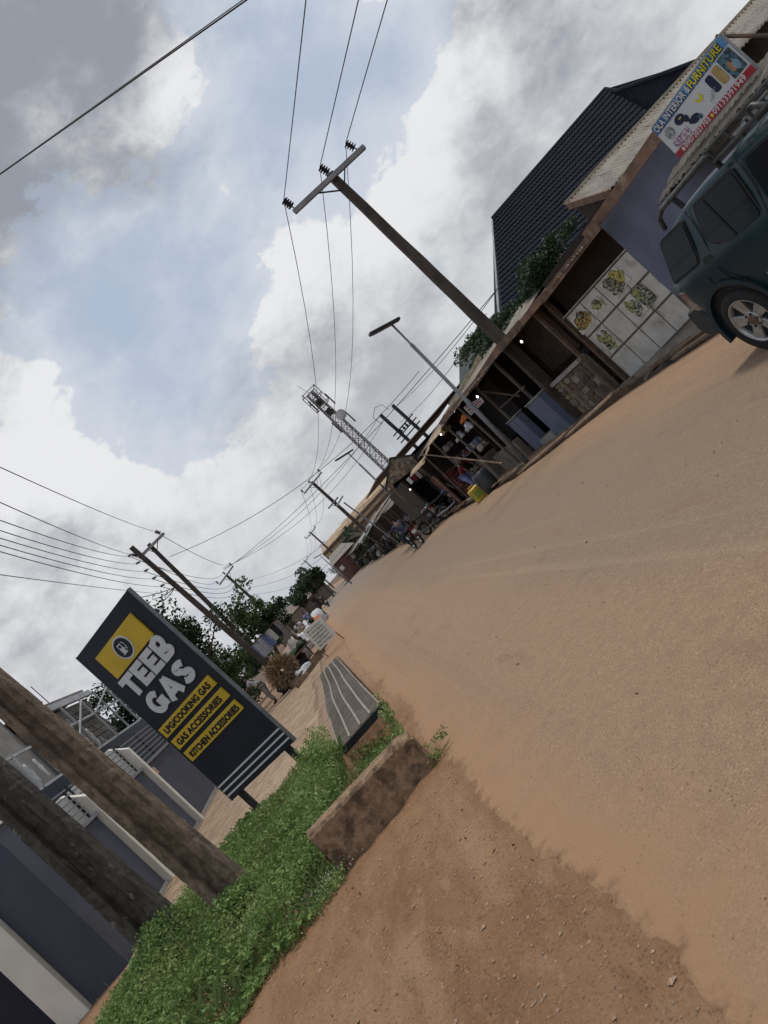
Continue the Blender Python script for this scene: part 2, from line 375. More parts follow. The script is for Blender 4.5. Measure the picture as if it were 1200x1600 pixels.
darksteel = M('dark_steel', (.035, .036, .038), (.02, .02, .022), rough=.5, metal=.3, scale=6)
black = M('black_rubber', (.018, .018, .018), (.012, .012, .012), rough=.8, scale=8)
wirem = M('cable_black', (.03, .03, .032), (.03, .03, .03), rough=.7)
leafm = M('weed_leaf', (.20, .30, .085), (.09, .16, .045), rough=.6, scale=9, c3=(.28, .34, .12), s3=1.3, t3=(.45, .65), translucent=.3)
grassm = M('grass_blade', (.20, .27, .09), (.12, .18, .055), rough=.65, scale=5, c3=(.20, .18, .08), s3=3, t3=(.6, .8), translucent=.3)
darkleaf = M('dark_leaf', (.030, .058, .022), (.016, .032, .013), rough=.6, scale=2, c3=(.055, .085, .03), s3=5, translucent=.2)
midleaf = M('mid_leaf', (.075, .115, .038), (.04, .068, .022), rough=.55, scale=3, c3=(.14, .17, .07), s3=8, translucent=.25)
bark = M('bark', (.12, .09, .065), (.07, .05, .038), scale=8, bump=.5)
# ================================================================== LEFT SIDE
def text_part(name, txt, size, pos, xdir, updir, mat, parent, extrude=.004, bold=0., width=None, align='LEFT', label=None, shear=0.):
    c = bpy.data.curves.new(name, 'FONT'); c.body = txt; c.size = size; c.extrude = extrude; c.align_x = align; c.shear = shear; c.space_character = 1.06
    o = bpy.data.objects.new(name, c); COL.objects.link(o); bpy.context.view_layer.update()
    me = bpy.data.meshes.new_from_object(o.evaluated_get(bpy.context.evaluated_depsgraph_get())); bpy.data.objects.remove(o); bpy.data.curves.remove(c)
    xs = [v.co.x for v in me.vertices]; sx = 1
    if width: sx = width/(max(xs)-min(xs))
    x0 = min(xs) if align == 'LEFT' else 0
    xd, ud = Vector(xdir).normalized(), Vector(updir).normalized(); n = xd.cross(ud); off = base(parent)
    for v in me.vertices:
        v.co = Vector(pos)+xd*(v.co.x-x0)*sx+ud*v.co.y+n*v.co.z-off
    if bold:          # heavier strokes: shifted copies of the outline, each a hair deeper than the last
        v0 = np.empty(len(me.vertices)*3); me.vertices.foreach_get('co', v0); v0 = v0.reshape(-1, 3); fs = [tuple(p.vertices) for p in me.polygons]; V = []; Fc = []
        for i, (dx, dy) in enumerate(((0, 0), (1, 0), (-1, 0), (0, 1), (0, -1), (.7, .7), (-.7, .7), (.7, -.7), (-.7, -.7))):
            V.append(v0+np.array(xd*dx*bold+ud*dy*bold-n*.0004*i)); Fc += [tuple(a+i*len(v0) for a in f) for f in fs]
        me = bpy.data.meshes.new(name); me.from_pydata(np.concatenate(V).tolist(), [], Fc)
    ob = mk(name, me, mat, parent)
    if label: ob['label'] = label
    return ob
# ---- gas sign
def gas_sign():
    BL, BR = AY(370, 1257, 13.0), AY(452, 1152, 12.0)
    t = thing('gas_shop_sign', (BL.x, BL.y, 0), 'tall navy gas shop sign with yellow panels standing on two dark legs in the grass', 'sign')
    xd = Vector((BR.x-BL.x, BR.y-BL.y, 0)); w = xd.length; xd.normalize(); up = Vector((-.012, 0, 1)).normalized()
    n = xd.cross(up); zb = (BL.z+BR.z)/2; o = Vector((BL.x, BL.y, zb)); h = 3.42; w *= 1.0
    P = lambda u, v, d=0.: o+xd*(u*w)+up*(v*h)+n*d        # n points toward the viewer
    def panel(name, u0, u1, v0, v1, d0, d1, mat, par=t, bev=0.):
        mb = MB().slab([P(u0, v0, d0), P(u1, v0, d0), P(u1, v1, d0), P(u0, v1, d0)], n*(d1-d0)); return part(name, mb, mat, par, bevel=bev)
    nv = M('sign_navy', (.013, .017, .027), (.010, .014, .022), rough=.5, scale=2, spec=.2, c3=(.024, .026, .033), s3=2.5, t3=(.6, .85))
    ye = M('sign_yellow', (.56, .38, .022), (.50, .335, .02), rough=.5, scale=3)
    lt = M('sign_letter_grey', (.56, .57, .59), (.50, .51, .53), rough=.5, scale=3); bk = M('sign_black', (.015, .015, .016), rough=.6)
    panel('board', 0, 1, 0, 1, -.07, 0, nv, bev=.004)
    mb = MB()
    for u in (-.008, 1.0): mb.slab([P(u, -.002, -.075), P(u+.008, -.002, -.075), P(u+.008, 1.002, -.075), P(u, 1.002, -.075)], n*.08)
    part('edge_trim', mb, M('trim_grey', (.13, .14, .15), scale=5, rough=.5), t)
    for u in (.10, .86):
        part('leg', MB().beam(P(u, .03, -.08), P(u, 0, -.08)+Vector((0, 0, -zb-.1)), .11, .07), darksteel, t)
    plate = panel('yellow_logo_panel', .17, .84, .782, .925, .0, .028, ye)
    c = P(.50, .853, .03); k = 28
    def disc(name, r, d, mat, par): 
        pts = [P(.50, .853, d)+xd*(r*math.cos(2*math.pi*i/k))+up*(r*math.sin(2*math.pi*i/k)) for i in range(k)]
        return part(name, MB().slab(pts, n*.006), mat, par)
    disc('logo_ring', .205, .028, lt, plate); disc('logo_disc', .172, .036, nv, plate)
    q = lambda x, y: P(.50, .853, .044)+xd*x+up*y
    mb = MB().slab([q(-.085, -.10), q(.035, -.10), q(.035, -.082), q(-.085, -.082)], n*.004)
    mb.slab([q(-.07, -.08), q(.02, -.08), q(.02, .09), q(-.07, .09)], n*.004)
    part('pump_symbol', mb, lt, plate)
    part('pump_symbol', MB().slab([q(-.052, .02), q(.003, .02), q(.003, .07), q(-.052, .07)], n*.007), nv, plate)
    part('pump_hose', MB().tube([q(.02, -.02), q(.05, -.02), q(.055, -.06), q(.075, -.06), q(.08, .0), q(.08, .05), q(.05, .085)], .007, 5), lt, plate)
    arc = lambda cx, cy, rx, ry, a0, a1, k=12: [(cx+rx*math.cos(rad(a0+(a1-a0)*i/k)), cy+ry*math.sin(rad(a0+(a1-a0)*i/k))) for i in range(k+1)]
    h_ = 1.0; s_ = .27; q_ = s_/2
    GL = {'T': (.86, [([(0, 1-q_), (.86, 1-q_)]), ([(.43, 0), (.43, 1-q_)])]), 'E': (.72, [([(q_, 0), (q_, 1)]), ([(0, q_), (.70, q_)]), ([(0, 1-q_), (.70, 1-q_)]), ([(0, .5), (.62, .5)])]),
          'B': (.82, [([(q_, 0), (q_, 1)]), ([(.1, 1-q_)]+arc(.42, .745, .20, .745-.5-q_+.25-.12, 90, -90)+[(.1, .49)]), ([(.1, .51)]+arc(.46, .27, .22, .24-.1, 90, -90)+[(.1, q_)])]),
          'G': (.94, [arc(.47, .5, .47-q_, .5-q_, 42, 330, 22), [(.50, .44), (.94, .44)], [(.94-q_, .46), (.94-q_, .10)]]), 'A': (.98, [[(.13, 0), (.49, .97)], [(.85, 0), (.49, .97)], [(.2, .29), (.78, .29)]]),
          'S': (.80, [arc(.40, .72, .27, .28-q_+.0, 25, 270, 12)[:-1]+arc(.40, .29, .27, .28-q_+.02, 90, -155, 12)])}
    def word(s, u, v, size, wtot):
        tot = sum(GL[c][0]+.07 for c in s)-.07; k = wtot/tot; x = 0
        for ch in s:
            wd, strokes = GL[ch]; mb = MB()
            for si, st in enumerate(strokes):
                dz = .024+.0007*si; pts = [Vector((px*k, py*size)) for px, py in st]; L_, R_ = [], []
                for i, p_ in enumerate(pts):
                    d = (pts[min(i+1, len(pts)-1)]-pts[max(i-1, 0)]).normalized(); nn_ = Vector((-d.y, d.x)); ws = s_*.5*(k*abs(nn_.x)+size*abs(nn_.y))/(abs(nn_.x)+abs(nn_.y))
                    if ch == 'B' and si: ws *= .93
                    L_.append(p_+nn_*ws); R_.append(p_-nn_*ws)
                W3 = lambda q2: P(u, v, dz)+xd*(q2.x+x*k)+up*q2.y
                for i in range(len(pts)-1): mb.slab([W3(R_[i]), W3(R_[i+1]), W3(L_[i+1]), W3(L_[i])], -n*.022)
            part('letter', mb, lt, t); x += wd+.07
    word('TEEB', .13, .655, .395, .76*w); word('GAS', .17, .515, .395, .68*w)
    for (v0, v1, s, wf) in ((.425, .482, 'LPG/COOKING GAS', .76), (.345, .402, 'GAS ACCESSORIES', .73), (.263, .322, 'KITCHEN ACCESSORIES', .79)):
        pl = panel('yellow_text_panel', .04, .91, v0, v1, 0, .028, ye)
        text_part('letters', s, .145, P(.09, v0+.012, .031), xd, up, bk, pl, .003, .008, wf*w)
    for v in (.085, .055, .025): panel('stripe', .0, 1.0, v, v+.0085, .001, .006, lt)
gas_sign()
# ---- two heavy concrete poles in the grass
def h_pole(name, b, top, w, d, label, dark=False):
    t = thing(name, (b[0], b[1], .1), label, 'pole', 'heavy concrete poles in the grass verge')
    b, top = Vector(b), Vector(top); ax = (top-b); Ln = ax.length; ax.normalize(); x = Vector((1, 0, 0)); x = (x-ax*x.dot(ax)).normalized(); y = ax.cross(x)*-1
    seg = int(Ln/.045); mb = MB(); prof = [(-.5, -.5), (-.27, -.5), (-.22, -.05), (.22, -.05), (.27, -.5), (.5, -.5), (.5, .5), (.22, .5), (.17, .16), (-.17, .16), (-.22, .5), (-.5, .5)]
    k = len(prof)
    rgp = np.random.default_rng(int(w*1000)+int(dark)); low = rgp.normal(0, .0011, (seg+1, k)); low = (low+np.roll(low, 1, 0)+np.roll(low, 2, 0))
    for i in range(seg+1):
        f = i/seg; sc = 1-.55*f; c = b+ax*(Ln*f)
        for qi, (u, v) in enumerate(prof):
            lj = float(low[i, qi])
            zz = (Ln*f) % 1.55
            if abs(u) < .23 and zz < .40: v2 = math.copysign(.38, v) if v < 0 else v      # solid bridging blocks in the recess
            else: v2 = v
            chip = .018*(rgp.random() < .06) if abs(u) > .4 else 0
            mb.v.append(tuple(c+x*((u-math.copysign(chip, u))*w*sc+lj)+y*(v2*d*sc+lj+math.copysign(chip*.5, -v))))
        if i:
            o = (i-1)*k
            for q in range(k): mb.f.append((o+q, o+(q+1) % k, o+k+(q+1) % k, o+k+q))
    mb.f.append(tuple(seg*k+q for q in range(k)))
    part('shaft', mb, MATS['pole_dark'] if dark else MATS['pole_brown'], t)
    return t, b, ax, x, y
M('pole_brown', (.20, .15, .108), (.10, .074, .053), scale=12, bump=1.3, bscale=55, c3=(.085, .064, .048), s3=5, t3=(.52, .66), stretch=(1.2, 1.2, .7))
M('pole_dark', (.085, .075, .064), (.042, .037, .033), scale=9, bump=1.3, bscale=55, c3=(.19, .175, .15), s3=9, t3=(.58, .68), stretch=(1.2, 1.2, .7))
t1, b1, a1, x1, y1 = h_pole('concrete_pole', (-2.66, 8.0, .05), (-3.33, 8.9, 9.2), .385, .26, 'brown weathered concrete pole with recessed face, nearer the gas sign')
h_pole('concrete_pole', (-3.67, 8.7, .05), (-4.22, 9.6, 9.2), .47, .28, 'darker lichen spotted concrete pole, left of the brown one', True)
def wire_tie():
    c = b1+a1*2.15; mb = MB(); f = lambda u, v: c+x1*u-y1*.22+a1*v
    mb.tube([f(.2, .35), f(.12, .2), f(.05, .1), f(0, 0), f(-.09, -.12), f(-.2, -.22)], .006, 5)
    mb.tube([f(-.06, .03), f(.03, .01), f(.07, -.03)], .006, 5); mb.tube([f(-.03, -.03), f(.02, .04), f(.05, .07)], .005, 5)
    tag(part('wire_tie', mb, M('tie_wire', (.45, .38, .28), rough=.6)), 'pale twisted wire tied round the brown concrete pole', 'wire')
wire_tie()
lich = MB()
for i in range(150):
    s = random.uniform(.006, .022); f = random.random(); tt_ = 1-.55*(.3+3.6*f)/9.2; c = b1+a1*(.3+3.6*f)+x1*.172*tt_-y1*.132*tt_; 
    c += x1*random.uniform(-.06, .012)
    k = [c+x1*(s*random.uniform(.6, 1.2)*math.cos(a))+a1*(s*1.5*random.uniform(.6, 1.2)*math.sin(a))-y1*.004 for a in (0, 1.2, 2.5, 3.8, 5)]
    lich.slab(k, y1*.012)
lo = part('lichen', lich, M('lichen', (.42, .42, .38), rough=.9), t1); lo['kind'] = 'stuff'
# ---- headwall of the culvert
def headwall():
    n = 40; mb = MB(); x0, x1_, y0, y1_, z1 = -1.54, -.34, 6.78, 7.0, .41
    rows = [(y0, -.25), (y0-.02, .05), (y0, .2), (y0+.005, z1-.03), (y0+.03, z1), (y1_-.02, z1+.01), (y1_, z1-.03), (y1_, -.3)]
    k = len(rows)
    for i in range(n+1):
        u = i/n; x = x0+(x1_-x0)*u
        for (y, z) in rows:
            r = .0035 if u < .85 else .014
            drop = -.035*sst(np.array(u), .9, 1) if z > .3 else 0
            mb.v.append((x+random.uniform(-r, r), y+random.uniform(-r, r), z-.05*u*(z > .3)+drop+random.uniform(-r, r)))
        if i:
            o = (i-1)*k
            for q in range(k-1): mb.f.append((o+q, o+q+1, o+k+q+1, o+k+q))
    mb.f.append(tuple(range(k))); mb.f.append(tuple(n*k+q for q in reversed(range(k))))
    m = M('stained_headwall', (.35, .23, .145), (.21, .13, .078), scale=14, bump=1.3, bscale=70, c3=(.10, .066, .042), s3=7, t3=(.48, .66))
    tag(part('concrete_headwall', mb, m), 'soil stained concrete culvert wall across the grassy ditch', 'wall')
headwall()
# ---- steel grating bridging the ditch
def grating():
    t = thing('drain_grating', (-.95, 11.3, .03), 'long steel bar grating with three pale straps bridging the ditch', 'grating')
    def ends(y): f = (y-11.2)/12.5; return (-1.36-.36*f-.03*math.sin(f*5), -.50-.50*f-.02*math.sin(f*4+1))
    rm = M('grating_bar', (.27, .235, .195), (.18, .15, .125), rough=.7, metal=.2, scale=5)
    y = 11.2
    while y < 23.6:
        a, b = ends(y); z = .045+.02*math.sin(y*.9)
        part('bar', MB().box(a, b, y-.015, y+.015, z-.03, z), rm, t, recalc=False); y += .095 if y < 17 else .12
    for k in (.27, .52, .77):
        pts = []
        for i in range(26):
            yy = 11.2+i*.5; a, b = ends(yy); pts.append((a+(b-a)*k+.005*math.sin(yy*1.3+k*9), yy, .052+.02*math.sin(yy*.9)))
        mb = MB()
        for i in range(25):
            p, q = Vector(pts[i]), Vector(pts[i+1]); mb.slab([p+Vector((-.018, 0, 0)), p+Vector((.018, 0, 0)), q+Vector((.018, 0, 0)), q+Vector((-.018, 0, 0))], (0, 0, .012))
        part('strap', mb, M('strap_grey', (.28, .25, .21), rough=.6, metal=.1, scale=8), t)
    for s in (0, 1):
        mb = MB()
        for i in range(25):
            p, q = 11.2+i*.5, 11.7+i*.5; mb.beam((ends(p)[s], p, .02), (ends(q)[s], q, .02), .03, .06)
        part('side_rail', mb, rm, t)
    part('cross_beam', MB().box(-1.4, -.46, 11.14, 11.19, -.08, .02), darksteel, t)
grating()
# ---- paved forecourt
def paving():
    t = thing('paved_forecourt', (-3.8, 14, 0), 'dusty beige interlocking paving between navy fence and ditch', 'paving')
    t['kind'] = 'structure'; del t['category']
    pm = M('paver_beige', (.37, .27, .185), (.29, .205, .135), scale=1.3, bump=.3, bscale=50, c3=(.24, .165, .105), s3=3, t3=(.45, .7), coord='Object')
    base_mb = MB().box(-6.1, -1.45, 11.6, 34, -.15, .012); part('bed', base_mb, M('paving_bed', (.27, .185, .12), (.2, .135, .085), scale=3), t)
    cells = []; L_, w_ = .24, .12
    nrow = int((33-11.8)/w_)
    for r in range(nrow):
        y = 11.8+r*w_
        xe = -1.55 - .3*max(0, (y-12)/12) if y < 24 else -1.5
        x = -6.0+(r % 2)*L_/2
        while x+L_ < xe: cells.append((x, y)); x += L_
    vis = [c for c in cells if c[0] > -4.6-.12*(c[1]-12) ]
    vis.sort(key=lambda c: (c[1]-0)**2+(c[0])**2); near = set(vis[:300])
    me = None; rest = MB()
    bmesh_src = MB().box(.004, L_-.004, .004, w_-.004, 0, .028)
    for c in cells:
        z = .012+random.uniform(-.004, .004)
        if c in near:
            if me is None:
                o = part('paver', bmesh_src, pm, None, bevel=.004); me = o.data; o.parent = t
            else: o = bpy.data.objects.new('paver', me); COL.objects.link(o); o.parent = t
            o.location = Vector((c[0], c[1], z-.012))-t.location; o.rotation_euler = (random.uniform(-.02, .02), random.uniform(-.012, .012), random.uniform(-.01, .01))
        else: rest.box(c[0]+.004, c[0]+L_-.004, c[1]+.004, c[1]+w_-.004, 0, z+.014)
    o = part('pavers', rest, pm, t, recalc=False); o['kind'] = 'stuff'
paving()
# ---- navy boundary fence
def fence():
    t = thing('boundary_fence', (-6.1, 17, 0), 'navy panelled boundary wall with white fins and grey rails beside paved forecourt', 'fence')
    nd = M('navy_shade', (.030, .038, .058), (.025, .032, .050), rough=.5, scale=1.5)
    part('navy_pier', MB().box(-6.95, -6.16, 13.0, 14.1, -.1, 2.98), navy, t, bevel=.01)
    part('pier_cap', MB().box(-6.99, -6.12, 12.96, 14.14, 2.98, 3.03), white, t)
    part('cream_pillar', MB().box(-7.42, -6.96, 12.86, 13.4, -.1, 3.3), white, t, bevel=.01)
    part('gate_leaf', MB().box(-11.5, -7.44, 13.1, 13.16, 0, 2.9), M('gate_dark', (.012, .014, .026), (.009, .010, .02), rough=.6, scale=2), t)
    rails = [(14.12, 16.2), (16.42, 20.2), (20.5, 25.8)]
    for (a, b) in rails:
        part('navy_panel', MB().box(-6.24, -6.12, a, b, -.1, 1.97), navy, t, bevel=.008)
        part('plinth', MB().box(-6.16, -6.08, a, b, -.1, .10), greycon, t)
        lg = part('ledge', MB().box(-6.28, -6.05, a, b, 1.972, 2.05), M('rail_grey', (.17, .18, .20), (.14, .15, .165), rough=.5, scale=4), t)
        k = 6
        for i in range(k): part('rail', MB().beam((-6.16, a+.02, 2.16+i*.125), (-6.16, b-.02, 2.16+i*.125), .035, .03), MATS['rail_grey'], lg)
        n = max(2, int((b-a)/1.7)+1)
        for i in range(n):
            y = a+.03+(b-a-.06)*i/(n-1); part('rail_post', MB().beam((-6.2, y, 2.05), (-6.2, y, 2.87), .04, .04), darksteel, lg)
    for y, x0, h in ((16.22, -7.6, 2.75), (20.24, -7.8, 2.95)):
        mb = MB().slab([(x0, y, -.1), (-5.98, y, -.1), (-5.98, y, h-.35), (-6.35, y, h), (x0, y, h)], (0, .18, 0)); part('white_fin', mb, white, t, bevel=.008)
    part('cream_pillar', MB().box(-6.5, -5.98, 25.82, 26.2, -.1, 3.0), white, t)
    st = part('notice_sticker', MB().box(-6.12, -6.112, 20.86, 21.06, 1.62, 1.84), M('sticker_red', (.42, .09, .05), (.6, .5, .42), scale=14, contrast=(.45, .55)), t)
fence()
# ---- half-built block house behind the fence
def block_house():
    t = thing('half_built_house', (-10, 27, 0), 'half built grey block house with pale roof gutter behind the navy fence', 'house')
    part('lower_wall', MB().box(-16, -9.2, 22.5, 40, 0, 3.7), M('house_navy', (.022, .028, .045), (.018, .022, .036), rough=.6, scale=1), t)
    part('back_wall', MB().box(-16, -9.62, 26.5, 33.3, 3.7, 5.85), M('mortar_grey', (.36, .35, .33), rough=.9, scale=4), t)
    bm_ = M('sandcrete_block', (.19, .182, .168), (.12, .115, .107), scale=5, bump=.5, bscale=30, c3=(.19, .18, .16), s3=6, t3=(.6, .8)); me = None
    for r in range(8):
        for c in range(14):
            y = 26.6+c*.47+(r % 2)*.23; z = 3.75+r*.245
            if y > 37.3 or random.random() < .04: continue
            if me is None: o = part('block', MB().box(-.02, .05, 0, .42, 0, .20), bm_, None, bevel=.01); me = o.data; o.parent = t
            else: o = bpy.data.objects.new('block', me); COL.objects.link(o); o.parent = t
            o.location = Vector((-9.62+random.uniform(-.012, .02), y, z))-t.location
    for r in range(7):
        for c in range(7):
            o = bpy.data.objects.new('block', me); COL.objects.link(o); o.parent = t; o.rotation_euler = (0, 0, -math.pi/2); o.location = Vector((-13.4+c*.47+(r % 2)*.2, 26.5, 3.75+r*.245))-t.location
    rf = M('gutter_white', (.40, .41, .42), (.30, .31, .32), rough=.5, scale=2)
    part('gutter', MB().beam((-9.35, 26.2, 5.95), (-9.35, 33.6, 5.95), .14, .22), rf, t)
    part('fascia_board', MB().beam((-9.5, 26.2, 6.12), (-9.5, 33.6, 6.12), .06, .18), rf, t)
    part('roof', MB().slab([(-9.45, 26, 6.2), (-16, 26, 6.3), (-16, 33.6, 6.3), (-9.45, 33.6, 6.2)], (0, 0, .05)), greyroof, t)
    part('tower_wall', MB().box(-15.5, -9.75, 24.2, 26.1, 3.7, 11), M('house_grey', (.25, .245, .235), (.19, .185, .175), scale=2, bump=.3), t)
    part('downpipe', MB().beam((-9.5, 26.15, 3.7), (-9.5, 26.15, 11.2), .1, .1), rf, t)
    fr = MATS['gutter_white']
    # scaffold-like frame of the balcony
    for y in (23.4, 25.2, 27.2, 29.4, 31.6, 33.6, 35.4): part('balcony_post', MB().beam((-9.25, y, 3.7), (-9.25, y, 5.85 if y > 26 else 5.0), .07, .07), fr, t)
    for z in (3.74, 5.0): part('balcony_rail', MB().beam((-9.25, 22.9, z), (-9.25, 36.5, z), .07, .08), fr, t)
    part('balcony_brace', MB().beam((-9.2, 27.3, 4.0), (-9.2, 31.5, 5.7), .05, .05), fr, t); part('balcony_brace', MB().beam((-9.2, 31.7, 5.0), (-9.2, 36.4, 6.0), .05, .05), fr, t)
    for i in range(9):
        y = 23.6+i*.75; part('baluster', MB().lathe([(.02, 0), (.05, .12), (.03, .25), (.055, .45), (.03, .6), (.05, .7), (.02, .78)], (-9.25, y, 3.85), n=8), M('baluster_white', (.55, .56, .57), rough=.6), t, smooth=True)
    for i in range(3): part('reinforcement_rod', MB().tube([(-10.4, 30+i*1.3, 6.2), (-10.45, 30.05+i*1.3, 7.3+.2*i)], .02, 5), darksteel, t)
block_house()
# ---- vegetation
def in_poly(x, y, poly):
    c = np.zeros(x.shape, bool); n = len(poly)
    for i in range(n):
        x0, y0 = poly[i]; x1_, y1_ = poly[(i+1) % n]
        k = ((y0 > y) != (y1_ > y)) & (x < (x1_-x0)*(y-y0)/(y1_-y0+1e-9)+x0); c ^= k
    return c
VERGE = [(-3.2, 4.2), (-2.72, 6.05), (-2.3, 6.35), (-1.6, 6.45), (-1.5, 6.8), (-.45, 7.02), (-.5, 8.5), (-.5, 11.2), (-1.4, 11.4), (-1.75, 11.9), (-3.0, 12.6), (-3.6, 12.2), (-4.3, 11.8), (-5.0, 11.2), (-5.4, 10), (-5.4, 4.2)]
def weeds():
    n = 17000; x = RNG.uniform(-5.6, -.3, n); y = 4+8.7*RNG.random(n)**1.0; k = in_poly(x, y, VERGE)
    k &= (vnoise(x*1.7, y*1.7, 21) > -.75); x, y = x[k], y[k]; z = hgt(x, y)
    hh = .05+.13*(vnoise(x*1.9, y*1.6, 22)+1)+RNG.uniform(0, .10, len(x))**1.2; edge = in_poly(x+.28, y-.15, VERGE); hh = np.where(edge, hh, hh*.35)
    hh = hh+.22*np.exp(-((x+2.62)**2+(y-7.85)**2)/.12)+.22*np.exp(-((x+3.62)**2+(y-8.5)**2)/.12); ditch = (x > -1.6) & (y > 7); hh = np.where(ditch, hh*1.5+.12, hh)
    cl = []; 
    nl = 15
    for i in range(nl):
        f = RNG.random(len(x))**.6; a = RNG.uniform(0, 6.28, len(x)); r = (.02+.075*f)
        cl.append(np.stack([x+r*np.cos(a), y+r*np.sin(a), z+hh*f+.01], 1))
    C = np.concatenate(cl); o = quads_mesh('weeds', leaves(C, .026+.017*(vnoise(C[:, 0]*3, C[:, 1]*3, 31)+1), .5, .45), leafm, kind='stuff'); o['label'] = 'low leafy green weeds covering the roadside verge'
    # grass blades
    n = 42000; x = RNG.uniform(-5.6, -.3, n); y = RNG.uniform(4, 12.9, n); k = in_poly(x-.05, y+.03, VERGE) & ((vnoise(x*2.2, y*2.2, 23) > -.1) | ~in_poly(x+.4, y-.2, VERGE)); x, y = x[k], y[k]; z = hgt(x, y)
    L = RNG.uniform(.05, .19, len(x)); L = np.where(in_poly(x+.25, y-.15, VERGE), L*1.25, L*.6); a = RNG.uniform(0, 6.28, len(x)); b = RNG.uniform(0, 6.28, len(x)); w = .0028
    P = np.stack([x, y, z-.01], 1); D = np.stack([np.cos(b)*.5, np.sin(b)*.5, np.ones_like(b)], 1)*L[:, None]; s = np.stack([np.cos(a), np.sin(a), 0*a], 1)*w
    tip = P+D+np.stack([np.cos(b)*.25, np.sin(b)*.25, -.1+0*b], 1)*L[:, None]
    V = np.stack([P-s, P+s, P+D*.6+s*.7, tip], 1); o = quads_mesh('grass', V, grassm, kind='stuff'); o['label'] = 'thin grass blades among the verge weeds'
    # dry stalks standing over the weeds, and trodden litter
    n = 700; x = RNG.uniform(-5.5, -.5, n); y = RNG.uniform(4.5, 12.4, n); k = in_poly(x, y, VERGE); x, y = x[k], y[k]; z = hgt(x, y); L = RNG.uniform(.22, .5, len(x)); b = RNG.uniform(0, 6.28, len(x))
    P = np.stack([x, y, z], 1); D = np.stack([np.cos(b)*.28, np.sin(b)*.28, np.ones_like(b)], 1)*L[:, None]; s = np.stack([np.sin(b), -np.cos(b), 0*b], 1)*.0028
    o = quads_mesh('dry_stalks', np.stack([P-s, P+s, P+D+s*.4, P+D-s*.4], 1), M('dry_stalk', (.34, .27, .14), (.20, .22, .08), scale=3, rough=.8), kind='stuff'); o['label'] = 'thin dry stalks standing above the verge weeds'
    x = np.concatenate([RNG.uniform(-2.2, 4.5, 60), RNG.uniform(-2.2, -.2, 70)]); y = np.concatenate([RNG.uniform(2, 12, 60), RNG.uniform(1.8, 6.3, 70)]); z = hgt(x, y)+.022
    o = quads_mesh('leaf_litter', leaves(np.stack([x, y, z], 1), .035, .4, -.0), M('litter_brown', (.10, .06, .035), (.26, .2, .13), scale=3, contrast=(.48, .52)), kind='stuff'); o['label'] = 'small dry leaves and scraps lying on the soil and road'
    # white flower specks
    x = np.concatenate([RNG.normal(-1.72, .20, 380), RNG.normal(-2.75, .15, 160)]); y = np.concatenate([RNG.normal(6.62, .13, 380), RNG.normal(6.55, .18, 160)])
    z = hgt(x, y)+RNG.uniform(.02, .16, len(x)); o = quads_mesh('tiny_flowers', leaves(np.stack([x, y, z], 1), .011, .9, .6), M('flower_white', (.6, .6, .5), rough=.8, translucent=.3), kind='stuff')
    o['label'] = 'tiny white flowers at the foot of the headwall'
weeds()
def bush(name, c, radii, n, size, mat, label, cat, group=None, clumps=26, trunk=None, seed=1, fill=.55, up=.25):
    rg = np.random.default_rng(seed); t = thing(name, (c[0], c[1], 0 if trunk else c[2]-radii[2]), label, cat, group)
    d = rg.normal(size=(clumps, 3)); d /= np.linalg.norm(d, axis=1)[:, None]; cc = d*rg.uniform(.25, .95, (clumps, 1))*np.array(radii)
    idx = rg.integers(0, clumps, n); rr = rg.normal(size=(n, 3)); rr /= np.linalg.norm(rr, axis=1)[:, None]
    sz = rg.uniform(.16, .42, clumps)[idx][:, None]; P = np.array(c)+cc[idx]+rr*(rg.random((n, 1))**.45)*sz*np.array(radii)*1.0
    quads_mesh('crown', leaves(P, size, .5, up, rg), mat, t)
    if trunk:
        tb = Vector(trunk); cv = Vector(c); mb = MB(); r0 = .05*max(radii)+.03
        mb.tube([tb, tb.lerp(cv, .5)+Vector((.05, .03, 0)), cv+Vector((0, 0, -.2*radii[2]))], [r0, r0*.8, r0*.5], 8)
        for i in range(min(12, clumps)):
            p = Vector(np.array(c)+cc[i]); q = tb.lerp(cv, .55+.035*i); mb.tube([q, q.lerp(p, .5)+Vector((0, 0, -.05*radii[2])), p], [r0*.42, r0*.28, r0*.1], 5)
        part('trunk', mb, bark, t)
    return t
bush('evergreen_tree', (-5.6, 31.5, 4.3), (2.5, 2.2, 2.1), 9500, .2, darkleaf, 'dark evergreen tree with cloudy branches rising behind the gas sign', 'tree', clumps=46, trunk=(-5.6, 31.5, 0), seed=3)
bush('evergreen_tree', (-10.6, 38, 4.6), (1.8, 1.6, 2.2), 4000, .2, darkleaf, 'dark tree partly hidden between the half built house and the gas sign', 'tree', clumps=30, trunk=(-10.6, 38, 0), seed=4)
bush('flowering_tree', AY(396, 955, 32.5), (1.35, 1.1, 1.2), 2300, .19, midleaf, 'small loose leafed tree with pale bark beside the rubbish heap', 'tree', clumps=24, trunk=(-3.3, 32.6, 0), seed=5, up=.5)
bush('roadside_shrub', AY(425, 965, 33), (1.1, 1.2, .75), 4500, .12, darkleaf, 'dense dark green shrub behind the small flowering tree', 'shrub', clumps=30, seed=6)
bush('roadside_shrub', AY(350, 1050, 36), (1.5, 1.3, 1.2), 3800, .16, midleaf, 'green shrub just behind the top edge of the gas sign', 'shrub', clumps=26, seed=8)
bush('sprig_weed', (-1.75, 11.25, .18), (.22, .16, .2), 90, .04, M('reddish_leaf', (.2, .1, .05), (.12, .12, .04), scale=8), 'reddish weed sprigs at the near left corner of the grating', 'plant', clumps=9, seed=9)
